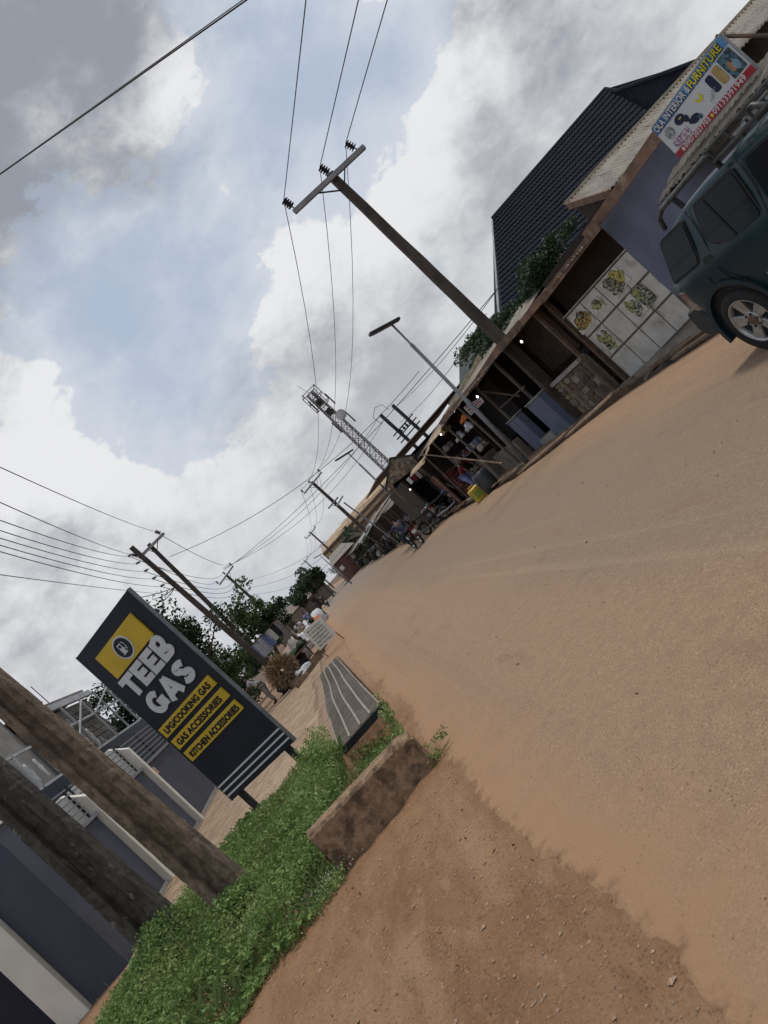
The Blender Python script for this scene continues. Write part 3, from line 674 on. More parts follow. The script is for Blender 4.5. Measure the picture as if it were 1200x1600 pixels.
bush('sprig_weed', (-.28, 6.85, .08), (.28, .16, .14), 420, .028, grassm, 'dry weed tuft at the right foot of the headwall', 'plant', clumps=12, seed=10)
tag(part('boulder', MB().lathe([(.02, 0), (.14, .02), (.19, .1), (.15, .2), (.05, .25)], (-3.32, 4.78, .10), n=9).jitter(.015), greycon, smooth=True), 'pale grey stone half hidden in weeds at the photo bottom', 'stone')
# ---- pebbles and litter on the near soil
def pebbles():
    n = 5200; x = RNG.uniform(-3.0, 2.2, n); y = 1.6+RNG.random(n)**1.5*8; soil = x < edge_x(y)
    k = (soil & (RNG.random(n) < .95)) | (~soil & (RNG.random(n) < .28)); x, y = x[k], y[k]
    k = ~in_poly(x, y, VERGE) & ~((x > -1.55) & (x < -.4) & (y > 6.7)); x, y = x[k], y[k]; z = hgt(x, y); soil = x < edge_x(y)
    r = np.where(soil, RNG.uniform(.003, .012, len(x))*np.where(RNG.random(len(x)) < .04, 1.9, 1), RNG.uniform(.002, .006, len(x)))
    base_v = np.array([(1, 0, 0), (-1, 0, 0), (0, 1, 0), (0, -1, 0), (0, 0, .7), (0, 0, -.7)], float); f = [(0, 2, 4), (2, 1, 4), (1, 3, 4), (3, 0, 4), (2, 0, 5), (1, 2, 5), (3, 1, 5), (0, 3, 5)]
    a = RNG.uniform(0, 6.28, len(x)); ca, sa = np.cos(a), np.sin(a)
    v = base_v[None]*RNG.uniform(.6, 1.4, (len(x), 6, 3))*r[:, None, None]
    v = np.stack([v[..., 0]*ca[:, None]-v[..., 1]*sa[:, None], v[..., 0]*sa[:, None]+v[..., 1]*ca[:, None], v[..., 2]], -1)
    v += np.stack([x, y, z+np.where(soil, .001, .024)+r*.2], 1)[:, None, :]
    T = v[:, np.array(f)].reshape(-1, 3, 3)
    o = quads_mesh('pebbles', T, M('pebble', (.38, .27, .19), (.24, .155, .10), scale=40, rough=.9), kind='stuff', nper=3); o['label'] = 'small pale stones scattered over the red soil'
pebbles()
# ---- people
skinm = M('dark_skin', (.085, .048, .032), (.065, .036, .024), rough=.55, scale=10)
def skin_mesh(name, J, bones, mat, parent, lvl=1):
    """one continuous surface grown over a skeleton (J: name -> (pos, radius))"""
    names = list(J); me = bpy.data.meshes.new(name); me.from_pydata([J[n][0] for n in names], [(names.index(a), names.index(b)) for a, b in bones], [])
    o = bpy.data.objects.new(name, me); COL.objects.link(o); md = o.modifiers.new('s', 'SKIN'); sv = me.skin_vertices[0].data
    for i, n in enumerate(names):
        r = J[n][1]; r = r if isinstance(r, tuple) else (r, r); sv[i].radius = r; sv[i].use_root = (i == 0)
    o.modifiers.new('d', 'SUBSURF').levels = lvl; bpy.context.view_layer.update()
    m2 = bpy.data.meshes.new_from_object(o.evaluated_get(bpy.context.evaluated_depsgraph_get())); m2.polygons.foreach_set('use_smooth', [True]*len(m2.polygons))
    bpy.data.objects.remove(o); return mk(name, m2, mat, parent)
def person(loc, rotz, pose, label, shirt, trousers, hair=None, shoes=None, hat=None, lvl=1):
    """pose: joint positions in the person's own frame (facing +Y)"""
    t = thing('person', loc, label, 'person'); t.rotation_euler = (0, 0, rotz); Rd = dict(pelvis=.115, waist=.10, chest=.125, neck=.05, head0=.062, head=.088, top=.06)
    J = {'pelvis': (pose['pelvis'], (.15, .11)), 'waist': (tuple((np.array(pose['pelvis'])*.5+np.array(pose['chest'])*.5)), (.13, .10)), 'chest': (pose['chest'], (.16, .11))}
    ch = np.array(pose['chest']); nk = np.array(pose['neck']); hd = np.array(pose['head']); v = hd-nk
    J['neck'] = (tuple(nk), .055); J['jaw'] = (tuple(nk+v*.55), .068); J['head'] = (tuple(hd), (.078, .095)); J['top'] = (tuple(hd+v*.45), .055)
    bones = [('pelvis', 'waist'), ('waist', 'chest'), ('chest', 'neck'), ('neck', 'jaw'), ('jaw', 'head'), ('head', 'top')]
    fwd = np.array(pose.get('face', (0, 1, 0)), float); J['nose'] = (tuple(hd+fwd*.10-v*.05), .012); bones.append(('head', 'nose'))
    for s in 'lr':
        for a, b, r in (('chest', 'sh', .055), ('sh', 'el', .042), ('el', 'wr', .029), ('wr', 'ha', .03)):
            J[s+b] = (pose[s+b], r); bones.append((a if a == 'chest' else s+a, s+b))
        h = np.array(pose[s+'ha'], float); dd = h-np.array(pose[s+'wr']); dd /= np.linalg.norm(dd)+1e-9; sd_ = np.cross(dd, (0, 0, 1.)); sd_ /= np.linalg.norm(sd_)+1e-9
        for k in range(4):
            J[s+'f%d' % k] = (tuple(h+dd*(.075+.012*(k in (1, 2)))+sd_*(.02*(k-1.5))-np.array((0, 0, .012))), .009); bones.append((s+'ha', s+'f%d' % k))
        J[s+'th'] = (tuple(h+dd*.03+sd_*.05), .010); bones.append((s+'wr', s+'th'))
        for a, b, r in (('pelvis', 'hi', .085), ('hi', 'kn', .058), ('kn', 'an', .038), ('an', 'to', .035)):
            J[s+b] = (pose[s+b], r); bones.append((a if a == 'pelvis' else s+a, s+b))
    skin_mesh('body', J, bones, skinm, t, lvl)
    g = lambda n, k: (J[n][0], tuple(np.array(J[n][1] if isinstance(J[n][1], tuple) else (J[n][1],)*2)+k))
    sh = {n: g(n, .022) for n in ('pelvis', 'waist', 'chest', 'lsh', 'rsh')}
    for s in 'lr': sh[s+'e'] = (tuple(np.array(J[s+'sh'][0])*.35+np.array(J[s+'el'][0])*.65), .062)
    skin_mesh('shirt', sh, [('pelvis', 'waist'), ('waist', 'chest'), ('chest', 'lsh'), ('chest', 'rsh'), ('lsh', 'le'), ('rsh', 're')], shirt, t, lvl)
    tr = {'pelvis': g('pelvis', .012)}
    for s in 'lr':
        for n in ('hi', 'kn'): tr[s+n] = g(s+n, .022)
        tr[s+'c'] = (tuple(np.array(J[s+'kn'][0])*.12+np.array(J[s+'an'][0])*.88), .062)
    skin_mesh('trousers', tr, [(a, b) for s in 'lr' for a, b in (('pelvis', s+'hi'), (s+'hi', s+'kn'), (s+'kn', s+'c'))], trousers, t, lvl)
    hv = v/np.linalg.norm(v); mb = MB(); c = hd+v*.2-fwd*.012
    mh = {'a': (tuple(c-hv*.01), (.082, .10)), 'b': (tuple(c+hv*.075), (.07, .08))}
    skin_mesh('hair', mh, [('a', 'b')], hat or hair or M('hair_black', (.012, .011, .01), rough=.9), t, lvl)
    for s in 'lr':
        an, to = np.array(pose[s+'an']), np.array(pose[s+'to'])
        skin_mesh('shoe', {'a': (tuple(an-np.array((0, .02, .03))), .045), 'b': (tuple(to), .035)}, [('a', 'b')], shoes or M('shoe_dark', (.03, .025, .022), rough=.6), t, lvl)
    return t
STAND = dict(pelvis=(0, 0, .93), chest=(0, .0, 1.32), neck=(0, .0, 1.48), head=(0, .02, 1.62), lsh=(-.19, 0, 1.42), rsh=(.19, 0, 1.42), lel=(-.25, .0, 1.13), rel=(.25, .02, 1.13), lwr=(-.25, .1, .90), rwr=(.25, .12, .90),
             lha=(-.25, .13, .82), rha=(.25, .15, .82), lhi=(-.1, 0, .88), rhi=(.1, 0, .88), lkn=(-.11, .03, .48), rkn=(.11, .05, .48), lan=(-.12, -.02, .08), ran=(.12, .02, .08), lto=(-.13, .12, .03), rto=(.13, .16, .03))
BEND = dict(STAND, pelvis=(0, -.12, .88), chest=(0, .22, 1.12), neck=(0, .36, 1.16), head=(0, .49, 1.15), lsh=(-.18, .29, 1.12), rsh=(.18, .29, 1.12), lel=(-.22, .40, .86), rel=(.22, .38, .88), lwr=(-.16, .52, .66), rwr=(.16, .50, .68),
            lha=(-.15, .56, .60), rha=(.15, .54, .62), lhi=(-.1, -.12, .84), rhi=(.1, -.12, .84), lkn=(-.11, -.04, .46), rkn=(.11, .0, .46), lan=(-.12, -.1, .08), ran=(.12, -.04, .08), lto=(-.12, .06, .03), rto=(.12, .1, .03), face=(0, .5, -.85))
RIDE = dict(STAND, pelvis=(0, -.05, .86), chest=(0, .12, 1.24), neck=(0, .19, 1.38), head=(0, .24, 1.51), lsh=(-.2, .15, 1.32), rsh=(.2, .15, 1.32), lel=(-.30, .30, 1.12), rel=(.30, .30, 1.12), lwr=(-.28, .52, 1.04), rwr=(.28, .52, 1.04),
            lha=(-.27, .58, 1.03), rha=(.27, .58, 1.03), lhi=(-.12, -.02, .84), rhi=(.12, -.02, .84), lkn=(-.2, .36, .66), rkn=(.2, .36, .66), lan=(-.19, .16, .30), ran=(.19, .16, .30), lto=(-.19, .30, .26), rto=(.19, .30, .26))
cloth_white = M('cloth_white', (.55, .55, .56), (.35, .36, .40), scale=12, bump=.4); cloth_grey = M('cloth_grey', (.30, .27, .26), (.2, .18, .17), scale=10, bump=.4)
cloth_khaki = M('cloth_khaki', (.33, .31, .27), (.24, .22, .19), scale=8, bump=.4); cloth_navy = M('cloth_navy', (.030, .036, .075), (.02, .024, .05), scale=8, bump=.4)
cloth_red = M('cloth_red', (.16, .012, .022), (.10, .008, .015), scale=8, bump=.4); cloth_dark = M('cloth_dark', (.025, .025, .03), (.015, .015, .02), scale=8)
cloth_blue = M('cloth_blue', (.20, .24, .45), (.12, .15, .30), scale=6, bump=.4)
p = G(432, 1098); person((p.x, p.y, .02), rad(75), dict(BEND, pelvis=(0, -.06, .92), chest=(0, .10, 1.28), neck=(0, .18, 1.43), head=(0, .27, 1.54), lsh=(-.19, .13, 1.36), rsh=(.19, .13, 1.36), lel=(-.25, .33, 1.16), rel=(.25, .33, 1.16), lwr=(-.18, .52, 1.08), rwr=(.18, .52, 1.08), lha=(-.16, .58, 1.06), rha=(.16, .58, 1.06)), 'person in a white shirt and pale trousers leaning over wares beyond the gas sign', cloth_white, cloth_khaki)
# ---- wares, heap, table and boards on the left shoulder
def cloth_heap(name, c, size, mat, label, cat, seed=0, n=14):
    rg = random.Random(seed); bm = bmesh.new(); bmesh.ops.create_icosphere(bm, subdivisions=3, radius=1)
    for v in bm.verts:
        p_ = v.co.normalized(); k = 1+.22*math.sin(p_.x*5+seed)+.16*math.sin(p_.y*7+p_.z*4+seed*2)+.10*math.sin(p_.z*13+p_.x*9)
        v.co = Vector((p_.x*size[0]*k, p_.y*size[1]*k, max(-.25, p_.z)*size[2]*k))
    me = bpy.data.meshes.new(name); bm.to_mesh(me); bm.free(); me.polygons.foreach_set('use_smooth', [True]*len(me.polygons)); o = mk(name, me, mat); o.location = (c[0], c[1], c[2]+size[2]*.2); return tag(o, label, cat)
q = G(455, 1078)
ORD_ = ('leftmost', 'second from left', 'third from left', 'in the middle', 'third from right', 'second from right', 'rightmost')
def stall_left():
    t = thing('wares_table', (-6.2, 34.5, 0), 'low dark wooden table carrying folded cloths beside the leaning person', 'table')
    part('table_top', MB().box(-7.0, -5.3, 33.8, 35.4, .62, .68), darkwood, t)
    for x in (-6.9, -5.4):
        for y in (33.9, 35.3): part('leg', MB().beam((x, y, 0), (x, y, .62), .07), darkwood, t)
    part('cloth_skirt', MB().box(-7.02, -5.28, 33.76, 33.79, .1, .66), M('maroon_cloth', (.07, .025, .025), scale=3), t)
    cloth_heap('cloth_pile', (-6.2, 34.5, .68), (.42, .5, .34), cloth_grey, 'grey pile of folded cloth on the low table', 'cloth', 1)
    A_, B_ = AY(385, 1012, 32), AY(440, 975, 32); t = thing('clothes_rack', (A_.x, 32, 0), 'clothes rack of thin poles hung with cloths under the small flowering tree', 'rack')
    for p_ in (A_, B_): part('pole', MB().beam((p_.x, 32, 0), (p_.x, 32, p_.z), .05), wood, t)
    part('top_rail', MB().beam((A_.x-.1, 32, A_.z-.1), (B_.x+.1, 32, A_.z-.1), .04), wood, t)
    cols = (('blue', cloth_blue), ('white', cloth_white), ('white', cloth_white), ('blue', cloth_blue), ('cream', white), ('dark', cloth_dark), ('grey', cloth_grey))
    for i, (nm, m_) in enumerate(cols):
        x = A_.x+(B_.x-A_.x)*(i+.5)/len(cols); z1 = A_.z-.13; mb = MB(); L_ = .55+.25*random.random(); k = 7; wd = (B_.x-A_.x)/len(cols)*1.15
        for a_ in range(k+1):
            for b_ in range(5): mb.v.append((x-wd/2+wd*a_/k*(1+.12*b_/4), 32+.05*math.sin(a_*2.1+i+b_*.4), z1-L_*b_/4))
        for a_ in range(k):
            for b_ in range(4): o_ = a_*5+b_; mb.f.append((o_, o_+1, o_+6, o_+5))
        o = part('hanging_cloth', mb, m_, smooth=True, recalc=False); tag(o, '%s cloth hanging %s on the clothes rack' % (nm, ORD_[i]), 'cloth', 'cloths hung on the rack')
    c = AY(428, 1035, 30); t2 = thing('broom_heap', (c.x, c.y, 0), 'round heap of straw brooms bundled at the forecourt edge', 'brooms')
    rg = np.random.default_rng(5); n = 2200; a = rg.uniform(0, 6.28, n); r = rg.uniform(.05, 1, n)
    P0 = np.stack([c.x+.1*np.cos(a), c.y-.1+rg.uniform(-.3, .3, n), .75+.1*np.sin(a)], 1); P1 = np.stack([c.x+.74*(.45+.55*r)*np.cos(a), c.y-.25+rg.uniform(-.35, .35, n), .78+.66*(.45+.55*r)*np.sin(a)+rg.normal(0, .05, n)], 1)
    P1[:, 2] = np.maximum(P1[:, 2], .03); d = P1-P0; s = np.cross(d, rg.normal(size=(n, 3))); s /= np.linalg.norm(s, axis=1)[:, None]; s *= .009
    o = quads_mesh('straw', np.stack([P0-s, P0+s, P1+s, P1-s], 1), M('straw', (.38, .28, .16), (.13, .09, .05), scale=9, contrast=(.45, .55)), t2, kind='stuff')
    cloth_heap('sack', (c.x+.55, c.y-.5, 0), (.35, .3, .3), cloth_white, 'white sack slumped at the foot of the broom heap', 'sack', 4)
    cloth_heap('sack', (c.x+.1, c.y+1.4, 0), (.8, .6, .6), M('dark_sheet', (.05, .045, .05), scale=4, bump=.3), 'dark plastic covered heap behind the brooms', 'heap', 5)
    # white board leaning on sticks
    A, B, C, D = [AY(px, py, 27) for px, py in ((473, 987), (500, 963), (526, 990), (500, 1017))]
    t3 = thing('notice_board', (A.x, 27, 0), 'white handwritten board propped on thin sticks at the road shoulder', 'board')
    part('panel', MB().slab([A, B, C, D], (0, .03, 0)), white, t3)
    gm = M('board_ink', (.05, .13, .09), rough=.7); nn = Vector((0, -.004, 0)); U = (B-A); V = (D-A)
    for i in range(6):
        v0 = .12+i*.14; mb = MB(); u = .12
        while u < .85:
            w = random.uniform(.02, .05); h = random.uniform(.04, .09); a = A+U*u+V*v0; part('scrawl', MB().slab([a+nn, a+U*w+nn, a+U*w+V*h+nn, a+V*h*.9+nn], (0, -.002, 0)), gm, t3); u += w+random.uniform(.02, .05)
    for P_ in (C, D): part('stick', MB().beam(P_+Vector((0, .04, .1)), Vector((P_.x+.05, 27.1, 0)), .035), wood, t3)
    # timber kerb edge and low planks behind it
    a, b = G(455, 1072), G(520, 1002)
    t4 = thing('timber_kerb', ((a.x+b.x)/2, (a.y+b.y)/2, 0), 'long pale timber edge laid along the forecourt end', 'timber')
    part('plank', MB().beam((-2.75, 27.2, .1), (-1.5, 29.2, .1), .08, .2), wood, t4); part('plank', MB().beam((-3.0, 28.4, .16), (-1.2, 31.5, .16), .10, .18), wood, t4)
    u = AY(478, 1005, 30.5); t5 = thing('kiosk_table', (-2.0, 31, 0), 'small dark trading table with green wares under a pole', 'table')
    part('table_top', MB().box(-2.7, -1.3, 30.6, 31.8, .7, .76), wood, t5)
    for x in (-2.6, -1.4):
        for y in (30.7, 31.7): part('leg', MB().beam((x, y, 0), (x, y, .7), .06), wood, t5)
    cloth_heap('leaf_bundle', (-2.0, 31.2, .76), (.45, .4, .2), darkleaf, 'bundle of green leaves on the small trading table', 'leaves', 6)
stall_left()
for i, (px, py, Y, c, lb) in enumerate(((455, 968, 45, cloth_white, 'white'), (478, 962, 52, cloth_blue, 'blue'), (448, 982, 40, cloth_grey, 'grey'), (500, 952, 60, cloth_navy, 'navy'))):
    p = AY(px, py, Y); person((p.x, Y, 0), rad(40*i), STAND, 'distant person standing in %s clothes by the left roadside wares' % lb, c, cloth_dark)
for i, (px, py, Y, m_, lb, sz) in enumerate(((462, 985, 42, cloth_white, 'white', .7), (485, 965, 56, cloth_white, 'cream', .9), (440, 1000, 37, cloth_grey, 'grey', .6), (470, 990, 44, wood, 'brown', .8))):
    p = AY(px, py, Y); cloth_heap('wares_heap', (p.x, Y, 0), (sz, sz*.8, .9), m_, 'far heap of %s wares on the left shoulder of the road' % lb, 'heap', 10+i)
p = AY(476, 956, 55); o = cloth_heap('orange_bundle', (p.x, 55, .1), (.4, .35, .7), M('orange_cloth', (.55, .17, .03), rough=.7), 'small orange bundle among the far wares on the left shoulder', 'bundle', 9)
for i, (px, py, Y, r) in enumerate(((372, 1048, 44, 1.8), (405, 1012, 50, 1.5), (345, 1078, 42, 2.2))):
    c = AY(px, py, Y); bush('background_shrub', (c.x, Y, max(1.1, c.z-.3)), (r*1.3, r, r*.8), 3400, .2, darkleaf, 'dark background shrub behind the left shoulder wares, %s from the gas sign' % ('second', 'third', 'nearest')[i], 'shrub', clumps=24, seed=60+i)
ORD = 'first second third fourth fifth sixth seventh eighth ninth tenth eleventh twelfth thirteenth fourteenth fifteenth sixteenth seventeenth eighteenth nineteenth twentieth twenty-first twenty-second twenty-third twenty-fourth twenty-fifth twenty-sixth'.split()
# ================================================================== RIGHT SIDE
def corr_sheet(name, P00, P10, P01, mat, parent, waves=20, amp=.02, nseg=4, rag=0., sag=0.):
    """corrugated sheet: P00->P10 across the corrugations, P00->P01 along them"""
    a, b, c = Vector(P00), Vector(P10), Vector(P01); U = b-a; V = c-a; n = U.cross(V).normalized(); nx = waves*4; mb = MB()
    for th in (0,):
        for i in range(nx+1):
            u = i/nx; w = amp*math.sin(2*math.pi*u*waves)
            e0 = random.uniform(-rag, rag); e1 = random.uniform(-rag, rag)
            for j in range(nseg+1):
                v = j/nseg; vv = v+(e0 if j == 0 else e1 if j == nseg else 0)
                mb.v.append(tuple(a+U*u+V*vv+n*(w-sag*math.sin(math.pi*u*2.3)*v)))
        for i in range(nx):
            for j in range(nseg):
                o = i*(nseg+1)+j; mb.f.append((o, o+1, o+nseg+2, o+nseg+1))
    ob = part(name, mb, mat, parent, smooth=True, recalc=False)
    so = ob.modifiers.new('thick', 'SOLIDIFY'); so.thickness = .006
    return ob
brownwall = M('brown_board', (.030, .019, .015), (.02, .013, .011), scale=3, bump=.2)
purple = M('slate_blue_paint', (.125, .142, .205), (.10, .115, .17), rough=.75, scale=1.6, c3=(.14, .145, .19), s3=2.2, t3=(.55, .8), bump=.15, bscale=50)
mud = M('mud_plaster', (.20, .17, .14), (.13, .11, .09), scale=3, bump=.6, bscale=30, c3=(.09, .07, .055), s3=2)
fasc = M('rusty_fascia', (.22, .13, .085), (.12, .08, .058), scale=3, bump=.6, c3=(.30, .24, .17), s3=2.5, t3=(.55, .7))
bulbm = emis('lit_bulb', (1, .98, .95), 3)
def bulb(p, label):
    t = thing('light_bulb', p, label, 'lamp', 'lit bulbs under the stall roofs'); p = Vector(p)
    b = MB().lathe([(.010, .04), (.022, .025), (.030, 0), (.022, -.025), (.003, -.033)], p, n=10); part('glass_bulb', b, bulbm, t, smooth=True); part('socket', MB().lathe([(.02, .05), (.02, .1)], p, n=8), darksteel, t)
# ---- stall 1: slate blue wall and furniture sign
def furniture_shop():
    t = thing('furniture_shop', (7.9, 9, 0), 'slate blue plastered shop behind the parked car with rusty corrugated roof', 'shop')
    part('wall', MB().slab([(7.9, 12.25, .15), (7.9, 8.6, .15), (7.9, 8.6, 2.6), (7.9, 12.25, 2.6)], (.14, 0, 0)), purple, t)
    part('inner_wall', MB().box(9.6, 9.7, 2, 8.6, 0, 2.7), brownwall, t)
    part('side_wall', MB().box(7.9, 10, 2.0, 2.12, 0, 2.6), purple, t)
    part('pale_wall', MB().box(8.3, 8.42, 3.0, 7.3, .2, 2.0), white, t)
    # grey shed roof facing the camera, its rake above the blue wall
    TL, TR, BL_, BR_ = AY(885, 318, 15), AY(1200, -24, 15), AY(950, 300, 13.3), AY(1235, -6, 13.3)
    BL_ = AY(952, 297, 13.3); k = 9
    for i in range(k):
        a0, a1 = TL.lerp(TR, i/k), TL.lerp(TR, (i+1.03)/k); b0 = BL_.lerp(BR_, i/k); dz = Vector((0, 0, .008*(i % 2)))
        corr_sheet('roof_sheet', a0+dz, a1+dz, b0+dz, greyroof, t, 7, .02, 4, .012)
    part('ridge_cap', MB().beam(TL+Vector((0, .03, .03)), TR+Vector((0, .03, .03)), .12, .06), M('ridge_pale', (.36, .32, .24), (.26, .22, .16), scale=3), t)
    part('barge_board', MB().beam(TL+Vector((-.03, 0, -.06)), BL_+Vector((-.03, 0, -.05)), .04, .15), fasc, t)
    part('gable_wall', MB().slab([TL+Vector((.1, .05, -.12)), BL_+Vector((.1, .05, -.1)), BL_+Vector((.1, .05, -.8)), TL+Vector((.1, .05, -1.3))], (.06, 0, 0)), darkwood, t)
    part('rear_wall', MB().slab([TL+Vector((.1, -.1, -.1)), TR+Vector((0, -.1, -.1)), TR+Vector((0, -.1, -2.2)), TL+Vector((.1, -.1, -2.2))], (0, .08, 0)), darkwood, t)
    # ragged awning of corrugated sheets under the sign
    for k in range(5):
        y0 = 9.95-k*1.05; corr_sheet('awning_sheet', (7.85, y0, 2.17), (7.85, y0-1.1, 2.18), (7.2, y0+random.uniform(-.04, .04), 1.98+random.uniform(-.02, .02)), M('awning_sheet', (.13, .115, .095), (.07, .06, .05), scale=3, rough=.8), t, 9, .018, 3, .06)
    for y in (9.6, 8.5, 7.2, 6.0): part('awning_timber', MB().beam((7.25, y, 1.93), (7.9, y, 2.08), .05, .07), wood, t)
    part('awning_timber', MB().beam((7.3, 9.85, 1.90), (7.3, 4.4, 1.92), .06, .07), wood, t)
    part('awning_post', MB().beam((7.25, 6.0, .1), (7.25, 6.0, 1.95), .06), wood, t)
    part('projecting_pole', MB().tube([AX(1118, 57, 7.55), AX(1215, 55, 7.8)], .025, 6), wood, t)
    part('fascia', MB().beam((7.62, 12.3, 2.55), (7.58, 9.2, 2.6), .05, .17), fasc, t)
furniture_shop()
def furniture_sign():
    X = 7.52; TL, TR, BR, BL = AX(1018, 202, X), AX(1124, 56, X), AX(1182, 108, X), AX(1062, 247, X)
    t = thing('furniture_sign', (X, (TL.y+TR.y)/2, BL.z), 'printed banner with blue lettering band and red phone number band on the furniture shop', 'sign'); out = Vector((-1, 0, 0))
    P = lambda u, v, d=0.: (BL.lerp(BR, u)).lerp(TL.lerp(TR, u), v)+out*d
    def pan(nm, u0, u1, v0, v1, d, mat, par=t, th=.003): return part(nm, MB().slab([P(u0, v0, d), P(u1, v0, d), P(u1, v1, d), P(u0, v1, d)], out*th), mat, par)
    wh = M('banner_white', (.56, .57, .58), (.50, .51, .53), rough=.5, scale=2)
    pan('banner', 0, 1, 0, 1, -.02, wh, th=.02); fr = MB()
    for a, b in ((P(0, 0), P(1, 0)), (P(0, 1), P(1, 1)), (P(0, 0), P(0, 1)), (P(1, 0), P(1, 1))): fr.beam(a+out*-.02, b+out*-.02, .03, .03)
    part('frame', fr, steel, t)
    bl = M('banner_blue', (.08, .22, .46), (.10, .28, .52), rough=.5, scale=2); rd = M('banner_red', (.36, .02, .03), (.30, .018, .025), rough=.5, scale=3); ye = M('banner_yellow', (.65, .58, .05), rough=.5); nb = M('banner_navy', (.012, .016, .05), rough=.5); tan = M('banner_tan', (.45, .32, .12), rough=.5, scale=5)
    b1_ = pan('blue_band', 0, 1, .77, 1, .002, bl); pan('blue_band', 0, .35, .77, 1, .004, M('banner_deepblue', (.03, .06, .20), (.06, .14, .34), rough=.5, scale=1.5)); r1_ = pan('red_band', 0, 1, 0, .155, .002, rd)
    ln = (BR-BL).length; hL = (TL-BL).length; xd = (BR-BL).normalized(); ud = (TL-BL); ud = (ud-xd*ud.dot(xd)).normalized()
    def tx(s, u, v, wf, size, mat, par):
        xx = (P(1, v)-P(0, v)).normalized()
        text_part('letters', s, size*.98, P(u, v-.006, .0125), xx, ud, nb, par, .001, .011, wf*ln)
        text_part('letters', s, size, P(u, v, .014), xx, ud, mat, par, .0015, .004, wf*ln)
    hs = hL*.235
    tx('OLA INTERIOR &', .03, .81, .50, hs, wh, b1_); tx('FURNITURE', .555, .805, .385, hs*1.05, ye, b1_)
    text_part('letters', '09072027703', hs*.72, P(.13, .03, .006), (P(1, 0)-P(0, 0)), ud, wh, r1_, .001, .003, .34*ln); text_part('letters', '09133391949', hs*.72, P(.53, .03, .006), (P(1, 0)-P(0, 0)), ud, wh, r1_, .001, .003, .38*ln)
    def blob(nm, u, v, ru, rv, mat, k=10, d=.004, sq=2.):
        pts = []
        for i in range(k):
            a = 2*math.pi*i/k; c_, s_ = math.cos(a), math.sin(a); pts.append(P(u+ru*math.copysign(abs(c_)**(2/sq), c_), v+rv*math.copysign(abs(s_)**(2/sq), s_), d))
        return part(nm, MB().slab(pts, out*.002), mat, t)
    blob('phone_symbol', .10, .075, .016, .055, wh); blob('phone_symbol', .505, .075, .014, .045, ye)
    gr = M('banner_grey', (.13, .16, .16), (.35, .38, .38), rough=.5, scale=22, contrast=(.45, .55)); pk = M('banner_pink', (.22, .09, .16), (.5, .46, .5), rough=.5, scale=30, contrast=(.45, .55)); te = M('banner_teal', (.07, .17, .22), (.03, .035, .045), rough=.5, scale=16, contrast=(.45, .55))
    blob('mat_picture', .70, .50, .035, .20, nb, 20, sq=5); blob('mat_picture', .79, .50, .038, .21, tan, 16, sq=5)
    blob('bowl_picture', .53, .55, .042, .09, ye); blob('bowl_picture', .53, .60, .022, .05, wh, d=.006)
    blob('sofa_picture', .27, .60, .058, .12, nb, 12); blob('sofa_picture', .32, .50, .03, .09, nb, 9, d=.005); blob('sofa_picture', .285, .61, .02, .018, ye, d=.008)
    blob('sofa_picture', .38, .33, .055, .10, nb, 11); blob('sofa_picture', .43, .27, .022, .06, te, 9, d=.006); blob('sofa_picture', .335, .36, .022, .07, nb, 9, d=.005)
    blob('chair_picture', .11, .58, .055, .15, gr, 9); pan('rug_picture', .06, .27, .18, .38, .004, pk); pan('room_picture', .845, .985, .20, .74, .004, te)
    blob('room_picture', .90, .42, .02, .14, M('banner_orange', (.42, .20, .09), rough=.5), 8, d=.008); blob('room_picture', .94, .38, .03, .12, M('banner_sky', (.22, .36, .44), rough=.5), 8, d=.009)
    for i in range(4): pan('ornament_picture', .58+.02*i, .63+.022*i, .30+.04*i, .312+.04*i, .004, gr)
furniture_sign()
